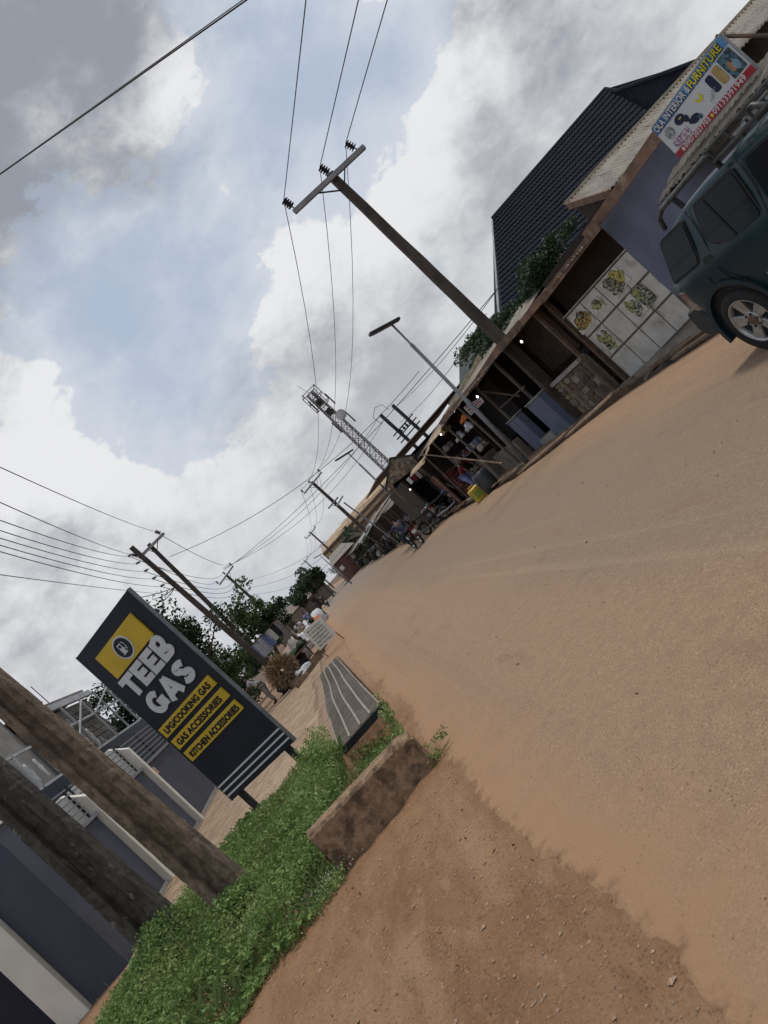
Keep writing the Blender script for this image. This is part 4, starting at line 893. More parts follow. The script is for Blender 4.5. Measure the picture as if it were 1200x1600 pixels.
# ---- stall 2: counter with white tiles
def tile_stall():
    t = thing('tiled_food_stall', (7.9, 13.9, 0), 'brown food stall with a white tiled counter carrying food pictures', 'stall')
    part('counter', MB().slab([(7.92, 15.55, -.1), (7.92, 12.2, .2), (7.92, 12.2, 1.88), (7.92, 15.55, 1.9)], (.3, 0, 0)), mud, t)
    part('counter_ledge', MB().beam((7.99, 15.6, 1.915), (7.99, 12.22, 1.905), .20, .025), M('ledge_pale', (.40, .38, .34), (.28, .26, .23), scale=5), t)
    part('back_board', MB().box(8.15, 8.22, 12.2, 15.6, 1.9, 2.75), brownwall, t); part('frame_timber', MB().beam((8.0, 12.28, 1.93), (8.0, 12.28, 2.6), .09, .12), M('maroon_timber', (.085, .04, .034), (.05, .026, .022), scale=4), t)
    tm = M('white_tile', (.50, .50, .475), (.40, .395, .365), rough=.35, scale=3, c3=(.22, .19, .15), s3=2.6, t3=(.50, .72), spec=.5); n = 0
    ys_ = [15.5, 14.64, 13.83, 13.02, 12.25]
    for r in range(3):
        for c in range(4):
            ya, yb = ys_[c], ys_[c+1]
            lo = lambda y: -.05+.30*(15.5-y)/3.1
            zt = lambda y, k: lo(y)+(1.885-lo(y))*(3-k)/3
            g = .022
            if r == 0 and c == 3 and False: continue
            o = part('tile', MB().slab([(7.915, ya-g, zt(ya, r+1)+g), (7.915, yb+g, zt(yb, r+1)+g), (7.915, yb+g, zt(yb, r)-g), (7.915, ya-g, zt(ya, r)-g)], (-.012+random.uniform(-.003, .002), 0, 0)), tm, t, bevel=.003)
    part('grout_bed', MB().slab([(7.918, 15.52, -.08), (7.918, 12.22, .18), (7.918, 12.22, 1.89), (7.918, 15.52, 1.89)], (-.006, 0, 0)), M('grout', (.12, .10, .085), scale=8), t)
    # food pictures pasted on the tiles: white sheets with irregular food shapes
    sheet = M('poster_white', (.52, .52, .47), (.44, .44, .40), rough=.5, scale=4)
    fa = M('food_yellow', (.50, .42, .10), (.14, .14, .05), rough=.5, scale=26, contrast=(.42, .58), c3=(.04, .045, .03), s3=18, t3=(.54, .6)); fb = M('food_mixed', (.42, .34, .06), (.16, .035, .03), rough=.5, scale=24, contrast=(.45, .55), c3=(.04, .03, .05), s3=14, t3=(.5, .56))
    fc = M('food_green', (.42, .43, .20), (.12, .15, .05), rough=.5, scale=26, contrast=(.42, .58), c3=(.03, .04, .03), s3=16, t3=(.52, .58)); dk = M('food_dark', (.03, .035, .03), (.35, .36, .28), rough=.5, scale=20, contrast=(.46, .6))
    def poster(px, foods, back=None, white_=True):
        c = [AX(x, y, 7.893) for x, y in px]
        o = part('food_poster', MB().slab(c, (-.003, 0, 0)), back or sheet, t)
        A, B, C, D = c[0], c[1], c[2], c[3]
        for (u, v, ru, rv, mat) in foods:
            pts = []
            for i in range(13):
                a = 2*math.pi*i/13; k = random.uniform(.95, 1.35); uu = u+ru*k*math.cos(a); vv = v+rv*k*math.sin(a); pts.append(A.lerp(B, uu).lerp(D.lerp(C, uu), vv)+Vector((-.005, 0, 0)))
            part('food_picture', MB().slab(pts, (-.002, 0, 0)), mat, o)
    z = lambda *p: [(820+a/4.286, 370+b/4.286) for a, b in p]
    poster(z((500, 325), (600, 200), (715, 280), (620, 410)), [(.30, .36, .26, .32, dk), (.62, .40, .34, .34, fa), (.40, .78, .3, .2, dk)])
    poster(z((420, 445), (480, 400), (545, 460), (480, 520)), [(.5, .42, .42, .36, fc), (.78, .40, .13, .2, dk)])
    poster(z((300, 560), (390, 470), (475, 560), (390, 660)), [(.5, .5, .40, .42, fb), (.62, .25, .22, .2, dk)])
    poster(z((455, 665), (520, 600), (645, 710), (590, 780)), [(.25, .3, .2, .2, fc), (.6, .6, .32, .3, fc), (.25, .7, .16, .18, dk), (.75, .25, .15, .15, dk)])
    poster(z((700, 375), (765, 300), (890, 405), (830, 480)), [(.35, .35, .26, .28, fc), (.68, .62, .26, .26, dk)], dk)
    poster(z((645, 455), (700, 380), (830, 480), (770, 555)), [(.3, .35, .26, .28, fc), (.7, .5, .2, .3, dk), (.3, .8, .2, .14, dk)])
    part('corner_post', MB().beam((7.9, 15.68, -.1), (7.95, 15.7, 2.5), .10, .10), M('post_brown', (.14, .095, .065), (.08, .055, .04), scale=5), t)
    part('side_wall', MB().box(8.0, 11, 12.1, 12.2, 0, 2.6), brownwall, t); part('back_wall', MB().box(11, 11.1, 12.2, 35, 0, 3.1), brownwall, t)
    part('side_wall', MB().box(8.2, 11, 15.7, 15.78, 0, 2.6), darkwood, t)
tile_stall()
# ---- the long low roof over the row
def row_roof():
    t = thing('stall_row_roof', (9, 22, 2.5), 'long sagging rusty corrugated roof with frayed fascia over the roadside stalls', 'roof')
    for k in range(14):
        y0 = 12.3+k*1.28; xe = 7.45-.75*float(sst(y0, 15, 21)); ze = 2.47+.02*math.sin(k*1.7)+random.uniform(-.02, .02)
        xe2 = 7.45-.75*float(sst(y0+1.33, 15, 21)); zt = (2.62 if k < 2 else 2.85 if k < 4 else 3.05)+.04*math.sin(k)
        corr_sheet('roof_sheet', (xe, y0, ze), (xe2, y0+1.36, ze+.02), (xe+2.9, y0, zt), random.choice((rustroof, greyroof, rustroof)), t, 11, .02, 4, .012, sag=.02)
    pts = [AX(*p, x) for p, x in (((942, 358), 7.5), ((897, 415), 7.5), ((850, 472), 7.45), ((818, 508), 7.35), ((787, 543), 7.2), ((745, 603), 6.9), ((700, 652), 6.7), ((690, 665), 6.65))]
    for i in range(len(pts)-1):
        a, b = pts[i], pts[i+1]; m_ = fasc if i % 3 else wood
        part('fascia_board', MB().beam(a+Vector((0, 0, .09)), b+Vector((0, 0, .07+random.uniform(-.02, .02))), .03, .14+random.uniform(-.03, .03)).jitter(.012), m_, t)
    a, b = AX(757, 560, 7.0), AX(700, 655, 6.75)
    # pale curled edge of the sheets further along
    for k in range(5): part('curled_edge', MB().beam(a.lerp(b, k/5)+Vector((-.05, 0, .12)), a.lerp(b, (k+1)/5)+Vector((-.05, 0, .10+random.uniform(-.03, .03))), .02, .10).jitter(.012), M('edge_cream', (.40, .38, .25), (.28, .24, .17), scale=4), t)
    pts = [AX(690, 662, 6.6), AX(672, 690, 6.5), AX(665, 712, 6.45), AX(645, 735, 6.4)]
    for i in range(3): part('torn_sheet', MB().slab([pts[i], pts[i+1], pts[i+1]+Vector((-.25, .1, -.10)), pts[i]+Vector((-.2, .05, -.16))], (0, 0, .02)).jitter(.02), M('tan_sheet', (.42, .32, .21), (.27, .19, .12), scale=4), t)
row_roof()
def beam_px(name, p, q, X0, X1, w, mat, par): return part(name, MB().beam(AX(*p, X0), AX(*q, X1), w, w), mat, par)
def stone_stall():
    t = thing('stone_clad_stall', (7.6, 17.4, 0), 'dark stall behind a low wall clad in irregular brown stones', 'stall')
    y0, y1 = 15.95, 18.95; part('low_wall', MB().box(7.62, 7.85, y0, y1, -.2, 1.02), mud, t)
    part('wall_ledge', MB().beam((7.66, y0-.03, 1.04), (7.66, y1+.05, 1.02), .22, .09).jitter(.008), greycon, t)
    # irregular flagstones: jittered voronoi-like cells
    sm = [M('flagstone_tan', (.28, .21, .14), (.19, .14, .095), scale=6, bump=.5), M('flagstone_brown', (.15, .105, .075), (.10, .07, .052), scale=6, bump=.5), M('flagstone_grey', (.24, .22, .19), (.15, .135, .12), scale=6, bump=.5), M('flagstone_dark', (.075, .065, .055), (.05, .042, .036), scale=6, bump=.5)]
    rg = random.Random(4); y = y0+.02
    while y < y1-.05:
        w = rg.uniform(.16, .38); z = -.02
        while z < .93:
            h = rg.uniform(.07, .26); h = min(h, .96-z)
            if h < .04: break
            ww = min(w, y1-y); k = rg.choice((4, 5, 6)); cy, cz = y+ww/2, z+h/2
            pts = []
            for i in range(k):
                a = 2*math.pi*(i+.5*(k == 4))/k+rg.uniform(-.2, .2); f = rg.uniform(.95, 1.25) if k == 4 else rg.uniform(1.0, 1.15)
                pts.append((7.62, cy+max(-.5, min(.5, .62*f*math.cos(a)))*ww*.95, cz+max(-.5, min(.5, .62*f*math.sin(a)))*h*.92))
            m_ = sm[rg.choice((0, 0, 1, 2))] if cy > 17.35 else sm[rg.choice((1, 3, 3, 1, 2))]
            part('stone', MB().slab(pts, (-.02-rg.uniform(0, .02), 0, 0)), m_, t); z += h+.01
        y += w+.012
    part('pier_edge', MB().box(7.55, 7.62, 17.3, 17.36, -.1, 1.0), sm[0], t)
    part('partition', MB().box(8.2, 8.3, 16.6, 18.6, 1.2, 2.5), darkwood, t)
    for i in range(9): part('burglar_bar', MB().beam((8.6, 16.0+i*.14, 1.45), (8.6, 16.0+i*.14, 2.2), .015), darksteel, t)
    for z in (1.45, 1.8, 2.2): part('burglar_bar', MB().beam((8.6, 15.95, z), (8.6, 17.2, z), .02), darksteel, t)
    part('post', MB().beam((7.75, 18.6, .95), (7.75, 18.6, 2.5), .14, .1), M('post_bluegrey', (.11, .125, .16), (.08, .09, .12), scale=3), t)
    part('post', MB().beam((7.7, 15.95, 0), (7.7, 15.95, 2.5), .08), wood, t)
    part('rear_partition', MB().box(9.2, 9.26, 15.8, 21.2, 0, 2.7), darkwood, t)
    part('timber', MB().beam((8.0, 15.9, .3), (8.0, 15.9, 2.3), .10), brownwall, t)
    for i in range(5): part('shelf', MB().box(8.9, 9.18, 16, 18.8, .9+i*.3, .92+i*.3), wood, t)
    rg = random.Random(3)
    for i in range(5):
        for k in range(14):
            if rg.random() < .7: part('jar', MB().lathe([(.05, 0), (.055, .15), (.03, .2)], (9.03, 16.1+k*.19, .92+i*.3), n=7), rg.choice((cloth_grey, MATS['food_dark'], cloth_khaki, darksteel)), t)
stone_stall()
def blue_stall():
    t = thing('slate_blue_low_wall_stall', (7.2, 19.6, 0), 'open stall fronted by two low slate blue walls either side of a gap', 'stall')
    part('low_wall', MB().box(7.2, 7.42, 18.02, 19.1, -.2, 1.1), purple, t, bevel=.01); part('low_wall', MB().box(7.2, 7.42, 20.15, 21.1, -.2, 1.08), purple, t, bevel=.01)
    part('threshold', MB().box(7.14, 7.5, 19.1, 20.15, -.2, .16), greycon, t)
    for a, b in ((18.02, 19.1), (20.15, 21.1)): part('coping', MB().box(7.17, 7.45, a-.02, b+.02, 1.1, 1.13), greycon, t)
    for y, x in ((19.15, 7.5), (20.9, 7.3), (21.8, 7.1)): part('post', MB().beam((x, y, 0), (x, y, 2.5), .07), M('post_greybrown', (.17, .15, .13), (.10, .09, .08), scale=4), t)
    part('brace', MB().beam((7.3, 19.1, 1.4), (7.3, 20.9, 2.3), .03), wood, t); part('brace', MB().beam((7.3, 18.4, 1.5), (7.3, 20.9, 1.55), .03), wood, t)
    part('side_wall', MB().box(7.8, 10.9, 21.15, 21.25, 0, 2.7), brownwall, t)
    t2 = thing('plastered_stall', (7.0, 22.5, 0), 'dim stall with grey plastered knee wall and round timber posts', 'stall')
    part('low_wall', MB().box(7.0, 7.2, 21.3, 23.9, -.2, .62), mud, t2); 
    for y, x in ((22.3, 6.95), (24.05, 6.75)): part('post', MB().tube([(x, y, -.1), (x+.02, y, 1.3), (x, y, 2.5)], .045, 7), MATS['post_greybrown'], t2)
    part('board', MB().box(7.9, 7.95, 21.4, 24, .6, 2.4), M('interior_dark', (.012, .013, .016), scale=2), t2); part('side_wall', MB().box(7.4, 10.9, 24.2, 24.3, 0, 2.7), brownwall, t2)  # near-black sheet stands in for the shade inside the stall
    c = [AX(*p, 6.85) for p in ((724, 637), (751, 621), (756, 628), (736, 649))]
    t3 = thing('small_price_sign', (6.85, c[0].y, c[2].z), 'small maroon and white price sign hanging under the eave by a bulb', 'sign')
    part('panel', MB().slab(c, (.02, 0, 0)), M('maroon_white', (.45, .42, .42), rough=.6, scale=4), t3)
    mm = M('maroon_ink', (.16, .02, .035), rough=.6)
    A, B, C, D = c
    for k, (v, h) in enumerate(((.08, .16), (.38, .22), (.75, .12))):
        part('print_band', MB().slab([A.lerp(D, v).lerp(B.lerp(C, v), .06)+Vector((-.003, 0, 0)), A.lerp(D, v).lerp(B.lerp(C, v), .94)+Vector((-.003, 0, 0)), A.lerp(D, v+h).lerp(B.lerp(C, v+h), .94)+Vector((-.003, 0, 0)), A.lerp(D, v+h).lerp(B.lerp(C, v+h), .06)+Vector((-.003, 0, 0))], (-.003, 0, 0)), mm, t3)
blue_stall()
bulb(AX(746, 620, 6.75), 'bright bulb just above the maroon price sign'); bulb(AX(689, 679, 6.6), 'bright bulb over the crates of the drinks stall'); bulb(AX(815, 534, 7.7), 'small bulb in the dark stone clad stall')
# ---- drinks stall with person in red
def crate(loc, mat, t_label, rz=0):
    t = thing('drinks_crate', loc, t_label, 'crate', 'stacked maroon drinks crates'); x, y, z = loc; w, d, h = .40, .30, .26; mb = MB()
    mb.box(x-w/2, x+w/2, y-d/2, y+d/2, z, z+.02)
    for (a, b, c, e) in ((-w/2, -w/2+.02, -d/2, d/2), (w/2-.02, w/2, -d/2, d/2), (-w/2, w/2, -d/2, -d/2+.02), (-w/2, w/2, d/2-.02, d/2)):
        mb.box(x+a, x+b, y+c, y+e, z, z+.15); mb.box(x+a, x+b, y+c, y+e, z+.20, z+h)
    part('shell', mb, mat, t); bt = MB()
    for i in range(4):
        for j in range(3): bt.lathe([(.032, .02), (.032, .16), (.012, .22), (.012, .27)], (x-w/2+.06+i*.095, y-d/2+.06+j*.09, z), n=6)
    o = part('bottles', bt, M('bottle_brown', (.06, .03, .015), rough=.2, spec=.5), t); return t
def drinks_stall():
    t = thing('drinks_stall', (6.6, 27, 0), 'dark open drinks stall with maroon counter panel and goods on its floor', 'stall')
    maroon = M('maroon_panel', (.10, .032, .026), (.06, .022, .018), scale=3, bump=.3)
    part('counter_panel', MB().box(6.35, 6.42, 28.9, 30.0, -.1, 1.55), maroon, t); part('counter_edge', MB().beam((6.3, 28.85, -.15), (6.3, 28.85, 1.6), .08, .12), M('pink_timber', (.24, .14, .11), (.15, .085, .065), scale=4), t)
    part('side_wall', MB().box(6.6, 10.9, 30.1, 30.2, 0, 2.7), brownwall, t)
    for y, x in ((26.2, 6.6), (28.2, 6.5)): part('post', MB().beam((x, y, -.1), (x, y, 2.45), .06), MATS['post_greybrown'], t)
    part('counter', MB().box(6.9, 7.4, 24.4, 26.0, 0, .8), mud, t); part('shelf_board', MB().box(7.2, 7.7, 24.4, 29.8, 1.2, 1.24), wood, t)
    part('leaning_pole', MB().tube([AX(662, 710, 6.3), AX(785, 724, 6.0)], .028, 6), wood, t)
    cm = M('crate_maroon', (.14, .030, .030), (.09, .02, .02), rough=.5, scale=6); n = 0
    for c in range(5):
        for k in range((5, 5, 4, 3, 2)[c]): crate((6.72+.02*(k % 2), 28.6-c*.36+.02*k, .27*k), cm, 'maroon bottle crate, %s up in the %s pile from the counter panel' % (('first', 'second', 'third', 'fourth', 'fifth')[k], ('first', 'second', 'third', 'fourth', 'fifth')[c]))
    rg = random.Random(8)
    for i in range(26):
        y = 24.6+i*.19; z = rg.choice((1.24, 1.24, .8)) if y < 26 else 1.24; x = rg.uniform(7.0, 7.3) if z < 1 else rg.uniform(7.3, 7.6); s = rg.uniform(.08, .2)
        m_ = rg.choice((cloth_white, cloth_khaki, cloth_grey, MATS['crate_maroon'], cloth_blue, steel, MATS['straw'])); k = rg.random()
        lb = ('small %s %s on the drinks stall %s, %s from the near end' % ({'cloth_white': 'white', 'cloth_khaki': 'khaki', 'cloth_grey': 'grey', 'crate_maroon': 'maroon', 'cloth_blue': 'blue', 'galvanised_steel': 'silver', 'straw': 'straw coloured'}[m_.name], 'carton' if k < .5 else 'tub', 'counter' if z < 1 else 'shelf', ORD[i]))
        if k < .5: o = part('carton', MB().box(x-s/2, x+s/2, y-s/2, y+s/2, z, z+s*1.2), m_, bevel=.004)
        else: o = part('tub', MB().lathe([(s*.4, 0), (s*.5, s), (s*.52, s*1.02), (s*.4, s*1.1)], (x, y, z), n=10), m_, smooth=False)
        tag(o, lb, 'goods', 'goods on the drinks stall shelf')
    for i, (px, py, m_, s) in enumerate(((722, 683, cloth_white, .2), (737, 668, cloth_white, .22), (756, 700, cloth_khaki, .2), (703, 700, cloth_grey, .2), (748, 735, cloth_grey, .24), (700, 672, MATS['straw'], .2), (728, 655, MATS['orange_cloth'], .16))):
        p = AX(px, py, 6.9); cloth_heap('hanging_bag', tuple(p), (s, s, s*.8), m_, ('white sack nearest the red shirted person', 'white sack on the upper shelf of the drinks stall', 'khaki bag right of the red shirted person', 'grey bag hung left in the drinks stall', 'grey sack low behind the yellow container', 'straw bundle hung in the drinks stall', 'orange bag hung high in the drinks stall')[i], 'bag', 20+i)
drinks_stall()
p = AX(752, 752, 6.25); person((6.45, 25.6, 0), rad(-150), dict(BEND, chest=(0, .18, 1.18), neck=(0, .30, 1.28), head=(0, .40, 1.33), lsh=(-.19, .22, 1.22), rsh=(.19, .22, 1.22)), 'person in a dark red shirt bending inside the drinks stall', cloth_red, cloth_blue)
def jerrycan():
    t = thing('yellow_container', (5.75, 24.2, 0), 'yellow and green plastic container standing at the drain before the drinks stall', 'container')
    ym = M('jerry_yellow', (.50, .32, .03), (.42, .26, .02), rough=.45, scale=3)
    part('body', MB().box(5.5, 5.95, 24.05, 24.5, 0, .62), ym, t, bevel=.05); part('label_patch', MB().box(5.493, 5.498, 24.12, 24.4, .18, .45), M('green_label', (.08, .25, .05), (.3, .3, .05), scale=18, contrast=(.45, .55)), t); part('handle', MB().tube([(5.6, 24.27, .6), (5.62, 24.27, .7), (5.82, 24.27, .7), (5.84, 24.27, .6)], .025, 6), ym, t)
    part('label_patch', MB().box(5.55, 5.9, 24.043, 24.048, .15, .45), MATS['green_label'], t)
    t.location += Vector((-.12, -1.1, 0))
    t = thing('plastic_drum', (6.1, 23.5, 0), 'dark grey water drum beside the yellow container', 'drum'); part('body', MB().lathe([(.26, 0), (.28, .3), (.28, .6), (.24, .72), (.1, .74)], (6.1, 23.5, 0), n=16), M('drum_dark', (.045, .05, .055), rough=.5), t, smooth=True); part('lid', MB().lathe([(.15, .745), (.15, .79)], (6.1, 23.5, 0), n=14), darksteel, t)
    t.location += Vector((-.15, -.9, 0))
    bpy.data.objects['yellow_container'].scale = (.8, .8, .8)
jerrycan()
# ---- gabled stall, hedge and further stalls
def gable_stall():
    Y = 31.5; pts = [AY(*p, Y) for p in ((609, 716), (651, 710), (668, 698), (690, 700), (663, 722), (640, 738), (602, 766))]
    t = thing('gabled_stall', (6.8, Y, 0), 'stall with mottled stone patterned gable panel above a dark opening', 'stall')
    gm = M('gable_mottled', (.20, .165, .115), (.13, .105, .075), scale=1.4, bump=.3, c3=(.075, .06, .045), s3=6, t3=(.52, .58))
    part('gable_panel', MB().slab(pts, (0, .05, 0)), gm, t)
    # pieces of the panel
    A, B = pts[0], pts[1]
    for a, b in ((pts[0], pts[1]), (pts[0], pts[6]), (pts[1], pts[2])): part('edge_trim', MB().beam(a+Vector((0, -.02, 0)), b+Vector((0, -.02, 0)), .05, .06), darksteel, t)
    rg = random.Random(2)
    for i in range(30):
        u, v = rg.uniform(.06, .9), rg.uniform(.1, .9); c = (pts[0].lerp(pts[1], u)).lerp(pts[6].lerp(pts[5], u), v); s = rg.uniform(.07, .14)
        q = [c+Vector((s*rg.uniform(.7, 1.2)*math.cos(a), -.012-.0016*i, s*rg.uniform(.6, 1.)*math.sin(a))) for a in (0, 1.1, 2.2, 3.3, 4.3, 5.3)]; part('stone', MB().slab(q, (0, .010, 0)), rg.choice((MATS['flagstone_tan'], MATS['flagstone_brown'], MATS['flagstone_grey'])), t)
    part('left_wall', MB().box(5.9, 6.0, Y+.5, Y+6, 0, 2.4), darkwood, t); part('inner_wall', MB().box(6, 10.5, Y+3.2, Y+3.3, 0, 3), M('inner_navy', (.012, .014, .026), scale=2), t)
    part('roof', MB().slab([(5.2, Y+.1, 3.2), (11, Y+.1, 3.4), (11, Y+7, 3.4), (5.2, Y+7, 3.2)], (0, 0, .05)), rustroof, t)
    for x in (5.35, 6.8): part('post', MB().beam((x, Y+.1, 0), (x, Y+.1, 2.6), .07), wood, t)
    part('grille', (lambda mb: [mb.beam((6.9+i*.09, Y+1.5, .7), (6.9+i*.09, Y+1.5, 2.1), .015) for i in range(14)] and mb)(MB()), steel, t)
    for i in range(4): part('hanging_cloth', MB().box(6.0+i*.22, 6.16+i*.22, Y-.02, Y+.02, 2.0-.06*i, 2.3), (cloth_white, cloth_red, cloth_khaki, wood)[i], t).rotation_euler = (0, 0, 0)
    b = AY(641, 765, Y-.2); bulb(tuple(b), 'brightest bulb, hanging from the gabled stall front')
gable_stall()
def open_stall(k, x, y, w, label, roofm, clutter=True):
    t = thing('open_stall', (x, y, 0), label, 'stall'); h = 2.15+random.uniform(-.15, .2)
    for yy in (y, y+w/2, y+w):
        for xx in (x, x+1.9): part('post', MB().beam((xx, yy, 0), (xx+random.uniform(-.12, .12), yy+random.uniform(-.1, .1), h+(.35 if xx > x else 0)), .07), random.choice((wood, darkwood)), t)
    corr_sheet('roof_sheet', (x-.4, y-.2, h), (x-.4, y+w+.2, h+random.uniform(-.1, .1)), (x+2.3, y-.2, h+.45), roofm, t, int(w*5), .02, 2, .02)
    part('back_wall', MB().box(x+2.0, x+2.06, y-.1, y+w+.1, 0, 2.3), darkwood, t)
    part('rail', MB().beam((x, y, 1.0), (x, y+w, 1.05), .05), wood, t); part('counter', MB().box(x+.1, x+.5, y+.2, y+w-.2, .0, .8), random.choice((darkwood, brownwall, brownwall)), t)
    part('end_screen', MB().box(x+.9, x+2.0, y-.12, y-.06, 0, 2.2), darkwood, t)
    rg = random.Random(k)
    for i in range(6):
        s = rg.uniform(.15, .35); o = part('goods', MB().box(x+.1, x+.1+s, y+.3+i*w/8, y+.3+i*w/8+s, .8, .8+s), rg.choice((cloth_white, cloth_khaki, cloth_grey, cloth_blue, darksteel)), t, bevel=.01)
    if k > 1: tag(cloth_heap('sack_heap', (x+.1, y+w*rg.uniform(.2, .8), 0), (.35, .6, .5), rg.choice((darkleaf, cloth_dark, mud, cloth_grey)), 'low covered heap dumped by the %s' % ('', '', 'rickety timber stall', 'stall before the green tree', 'stall at the second far pole', 'stall past the second far pole', 'stall under the maroon house', 'closing far stalls', 'farthest stall')[k], 'heap', 70+k))
    if k in (2, 4, 5, 7): bush('verge_shrub', (x-.3, y+w*.9, .3), (.4, .9, .5), 900, .1, darkleaf, 'small dark shrub before the %s stall' % ('', '', 'rickety', '', 'second pole', 'third low', '', 'farthest but one')[k], 'shrub', clumps=12, seed=80+k)
    return t
spec = [(1, 6.3, 38.8, 3.6, 'frame stall with a pale lean-to roof just past the gabled stall', greyroof), (2, 6.4, 43.2, 3.5, 'rickety timber stall beyond the pale lean-to, second past the gabled stall', rustroof),
        (3, 6.5, 48, 5, 'low rusty roofed stall in front of the green tree', rustroof), (4, 6.4, 54.5, 5, 'stall beside the second far power pole', greyroof), (5, 6.3, 61, 6, 'stall past the second far power pole', rustroof), (6, 6.3, 69, 7, 'stall below the far maroon walled house', rustroof), (7, 6.2, 79, 9, 'far stall where the shaded row begins to close up', greyroof), (8, 6.0, 92, 12, 'farthest stall before the road end', rustroof)]
for s_ in spec: open_stall(*s_)
def metal_boards():
    c = G(632, 822); t = thing('grey_sheet_fence', (6.0, 36, 0), 'low grey metal sheet fence with grass foot beside the rider', 'fence')
    for i in range(4): part('sheet', MB().box(6.05, 6.08, 35+i*.9, 35.86+i*.9, .15, .95), M('sheet_grey', (.16, .17, .18), (.11, .115, .12), scale=4, rough=.6), t)
    part('rail', MB().beam((6.0, 35, .97), (6.0, 38.6, .97), .05), wood, t)
    for (px, py, X) in ((560, 815, 6.2), (553, 790, 6.4)):
        a = AX(px, py, X)
    bush('verge_shrub', (5.95, 36.5, .1), (.25, 1.8, .18), 900, .06, grassm, 'strip of grass at the foot of the grey metal sheets', 'grass', clumps=16, seed=31)
    bush('verge_shrub', (5.9, 44, .35), (.45, 2.2, .45), 2200, .09, darkleaf, 'dark shrub on the drain edge below the rickety stalls', 'shrub', clumps=20, seed=32)
    t = thing('tilted_white_frame', (6.1, 41.5, 0), 'pale tilted awning sheet leaning off the rickety stall', 'awning')
    part('sheet', MB().slab([AX(585, 812, 6.0), AX(576, 832, 6.0), AX(565, 850, 6.1), AX(560, 848, 6.4), AX(577, 818, 6.4)], (0, .04, .02)), M('sheet_pale', (.34, .36, .36), (.24, .25, .25), scale=3), t)
    part('strut', MB().beam(AX(572, 838, 6.1), AX(600, 852, 6.1), .05), wood, t)
metal_boards()
bush('clipped_tree', AX(545, 838, 8.6), (1.6, 2.6, 1.5), 6500, .17, darkleaf, 'dense dark green tree in front of the tan roofed building', 'tree', clumps=34, trunk=(8.6, 55, 0), seed=12, fill=.8)
bush('climber', AX(790, 512, 9.6), (.9, 2.4, .7), 7000, .11, darkleaf, 'leafy climber on the low dark roof behind the stalls', 'plant', clumps=30, seed=13)
bush('climber', AX(850, 420, 9.3), (.75, 1.8, .6), 6500, .10, darkleaf, 'green bush growing between the navy roof and stall roofs', 'plant', clumps=30, seed=14, up=.5)
bush('climber', AX(752, 545, 9.8), (.7, 2.2, .85), 4800, .12, darkleaf, 'dark leaves at the left end of the low dark roof', 'plant', clumps=26, seed=15)
# ---- big houses behind
def navy_house():
    Y = 27.; t = thing('navy_roofed_house', (18, 32, 0), 'large house with steep dark navy tiled hip roof behind the stalls', 'house')
    P = lambda x, y, Y=Y: AY(x, y, Y); A, B, C = P(770, 341), P(946, 139), P(1080, 100); D = P(786, 516)
    rm = M('navy_roof', (.021, .024, .034), (.015, .017, .024), rough=.95, scale=3, spec=.08)
    # main slope rises away from the viewer: courses of overlapping tiles
    ridgeL, ridgeR = P(770, 341, 33.0), P(946, 139, 33.0); hip = P(1090, 95, 28); eL, eR = P(790, 540, 27.5), P(1150, 245, 25.5)
    n = 26; tiles = MB(); rg = random.Random(1)
    rR = ridgeR; 
    for i in range(n):
        f0, f1 = i/n, (i+1.15)/n; a0, a1 = eL.lerp(ridgeL, f0), eL.lerp(ridgeL, min(1, f1)); b0, b1 = eR.lerp(rR, f0), eR.lerp(rR, min(1, f1)); nn = (b0-a0).cross(a1-a0).normalized(); nn = -nn if nn.z < 0 else nn
        m_ = 48
        for k in range(m_):
            u0, u1 = k/m_, (k+1)/m_; p0, p1 = a0.lerp(b0, u0), a0.lerp(b0, u1); q0, q1 = a1.lerp(b1, u0), a1.lerp(b1, u1); lift = nn*.07; h = nn*.03
            mid0, mid1 = p0.lerp(p1, .5)+lift+h, q0.lerp(q1, .5)+h*.8
            tiles.add([p0+lift*.7, mid0, mid1, q0], [(0, 1, 2, 3)]); tiles.add([mid0, p1+lift*.7, q1, mid1], [(0, 1, 2, 3)]); tiles.add([p0+lift*.7, mid0, p1+lift*.7, p1-h, p0-h], [(4, 3, 2, 1, 0)])
    nn = (eR-eL).cross(ridgeL-eL).normalized(); nn = -nn if nn.z < 0 else nn
    part('roof_deck', MB().slab([eL-nn*.05, eR-nn*.05, rR-nn*.05, ridgeL-nn*.05], -nn*.08), rm, t)
    o = part('roof_tiles', tiles, rm, t, recalc=False); o['kind'] = 'stuff'
    part('ridge_cap', MB().tube([ridgeL, rR], .11, 6), rm, t); part('hip_cap', MB().tube([rR, P(965, 142, 32), hip], .10, 6), rm, t)
    part('end_slope', MB().slab([ridgeL, eL, P(775, 545, 30)], (0, .1, 0)), rm, t)
    part('right_slope', MB().slab([rR, hip, P(1160, 190, 28), P(1000, 240, 33)], (.05, .1, 0)), rm, t)
    part('eave_soffit', MB().beam(ridgeL+Vector((-.05, 0, -.15)), P(786, 540, 28.5), .2, .2), M('soffit_white', (.3, .3, .3), scale=2), t)
    part('walls', MB().box(14.5, 26, 29, 36, 0, 3.6), M('house_cream', (.3, .27, .22), scale=2), t)
    t2 = thing('low_dark_roof', (12.5, 33, 0), 'lower dark hipped roof partly covered by climbers left of the navy roof', 'roof')
    a, b, c, d = P(719, 546, 33), P(787, 476, 33), P(800, 520, 29), P(720, 612, 29)
    part('roof_slope', MB().slab([a, b, c, d], (0, .08, .05)), M('green_black_roof', (.022, .028, .028), (.014, .018, .018), scale=4, rough=.6), t2)
    part('support_wall', MB().box(11.6, 15, 34, 38, 0, 3.6), MATS['house_cream'], t2)
navy_house()
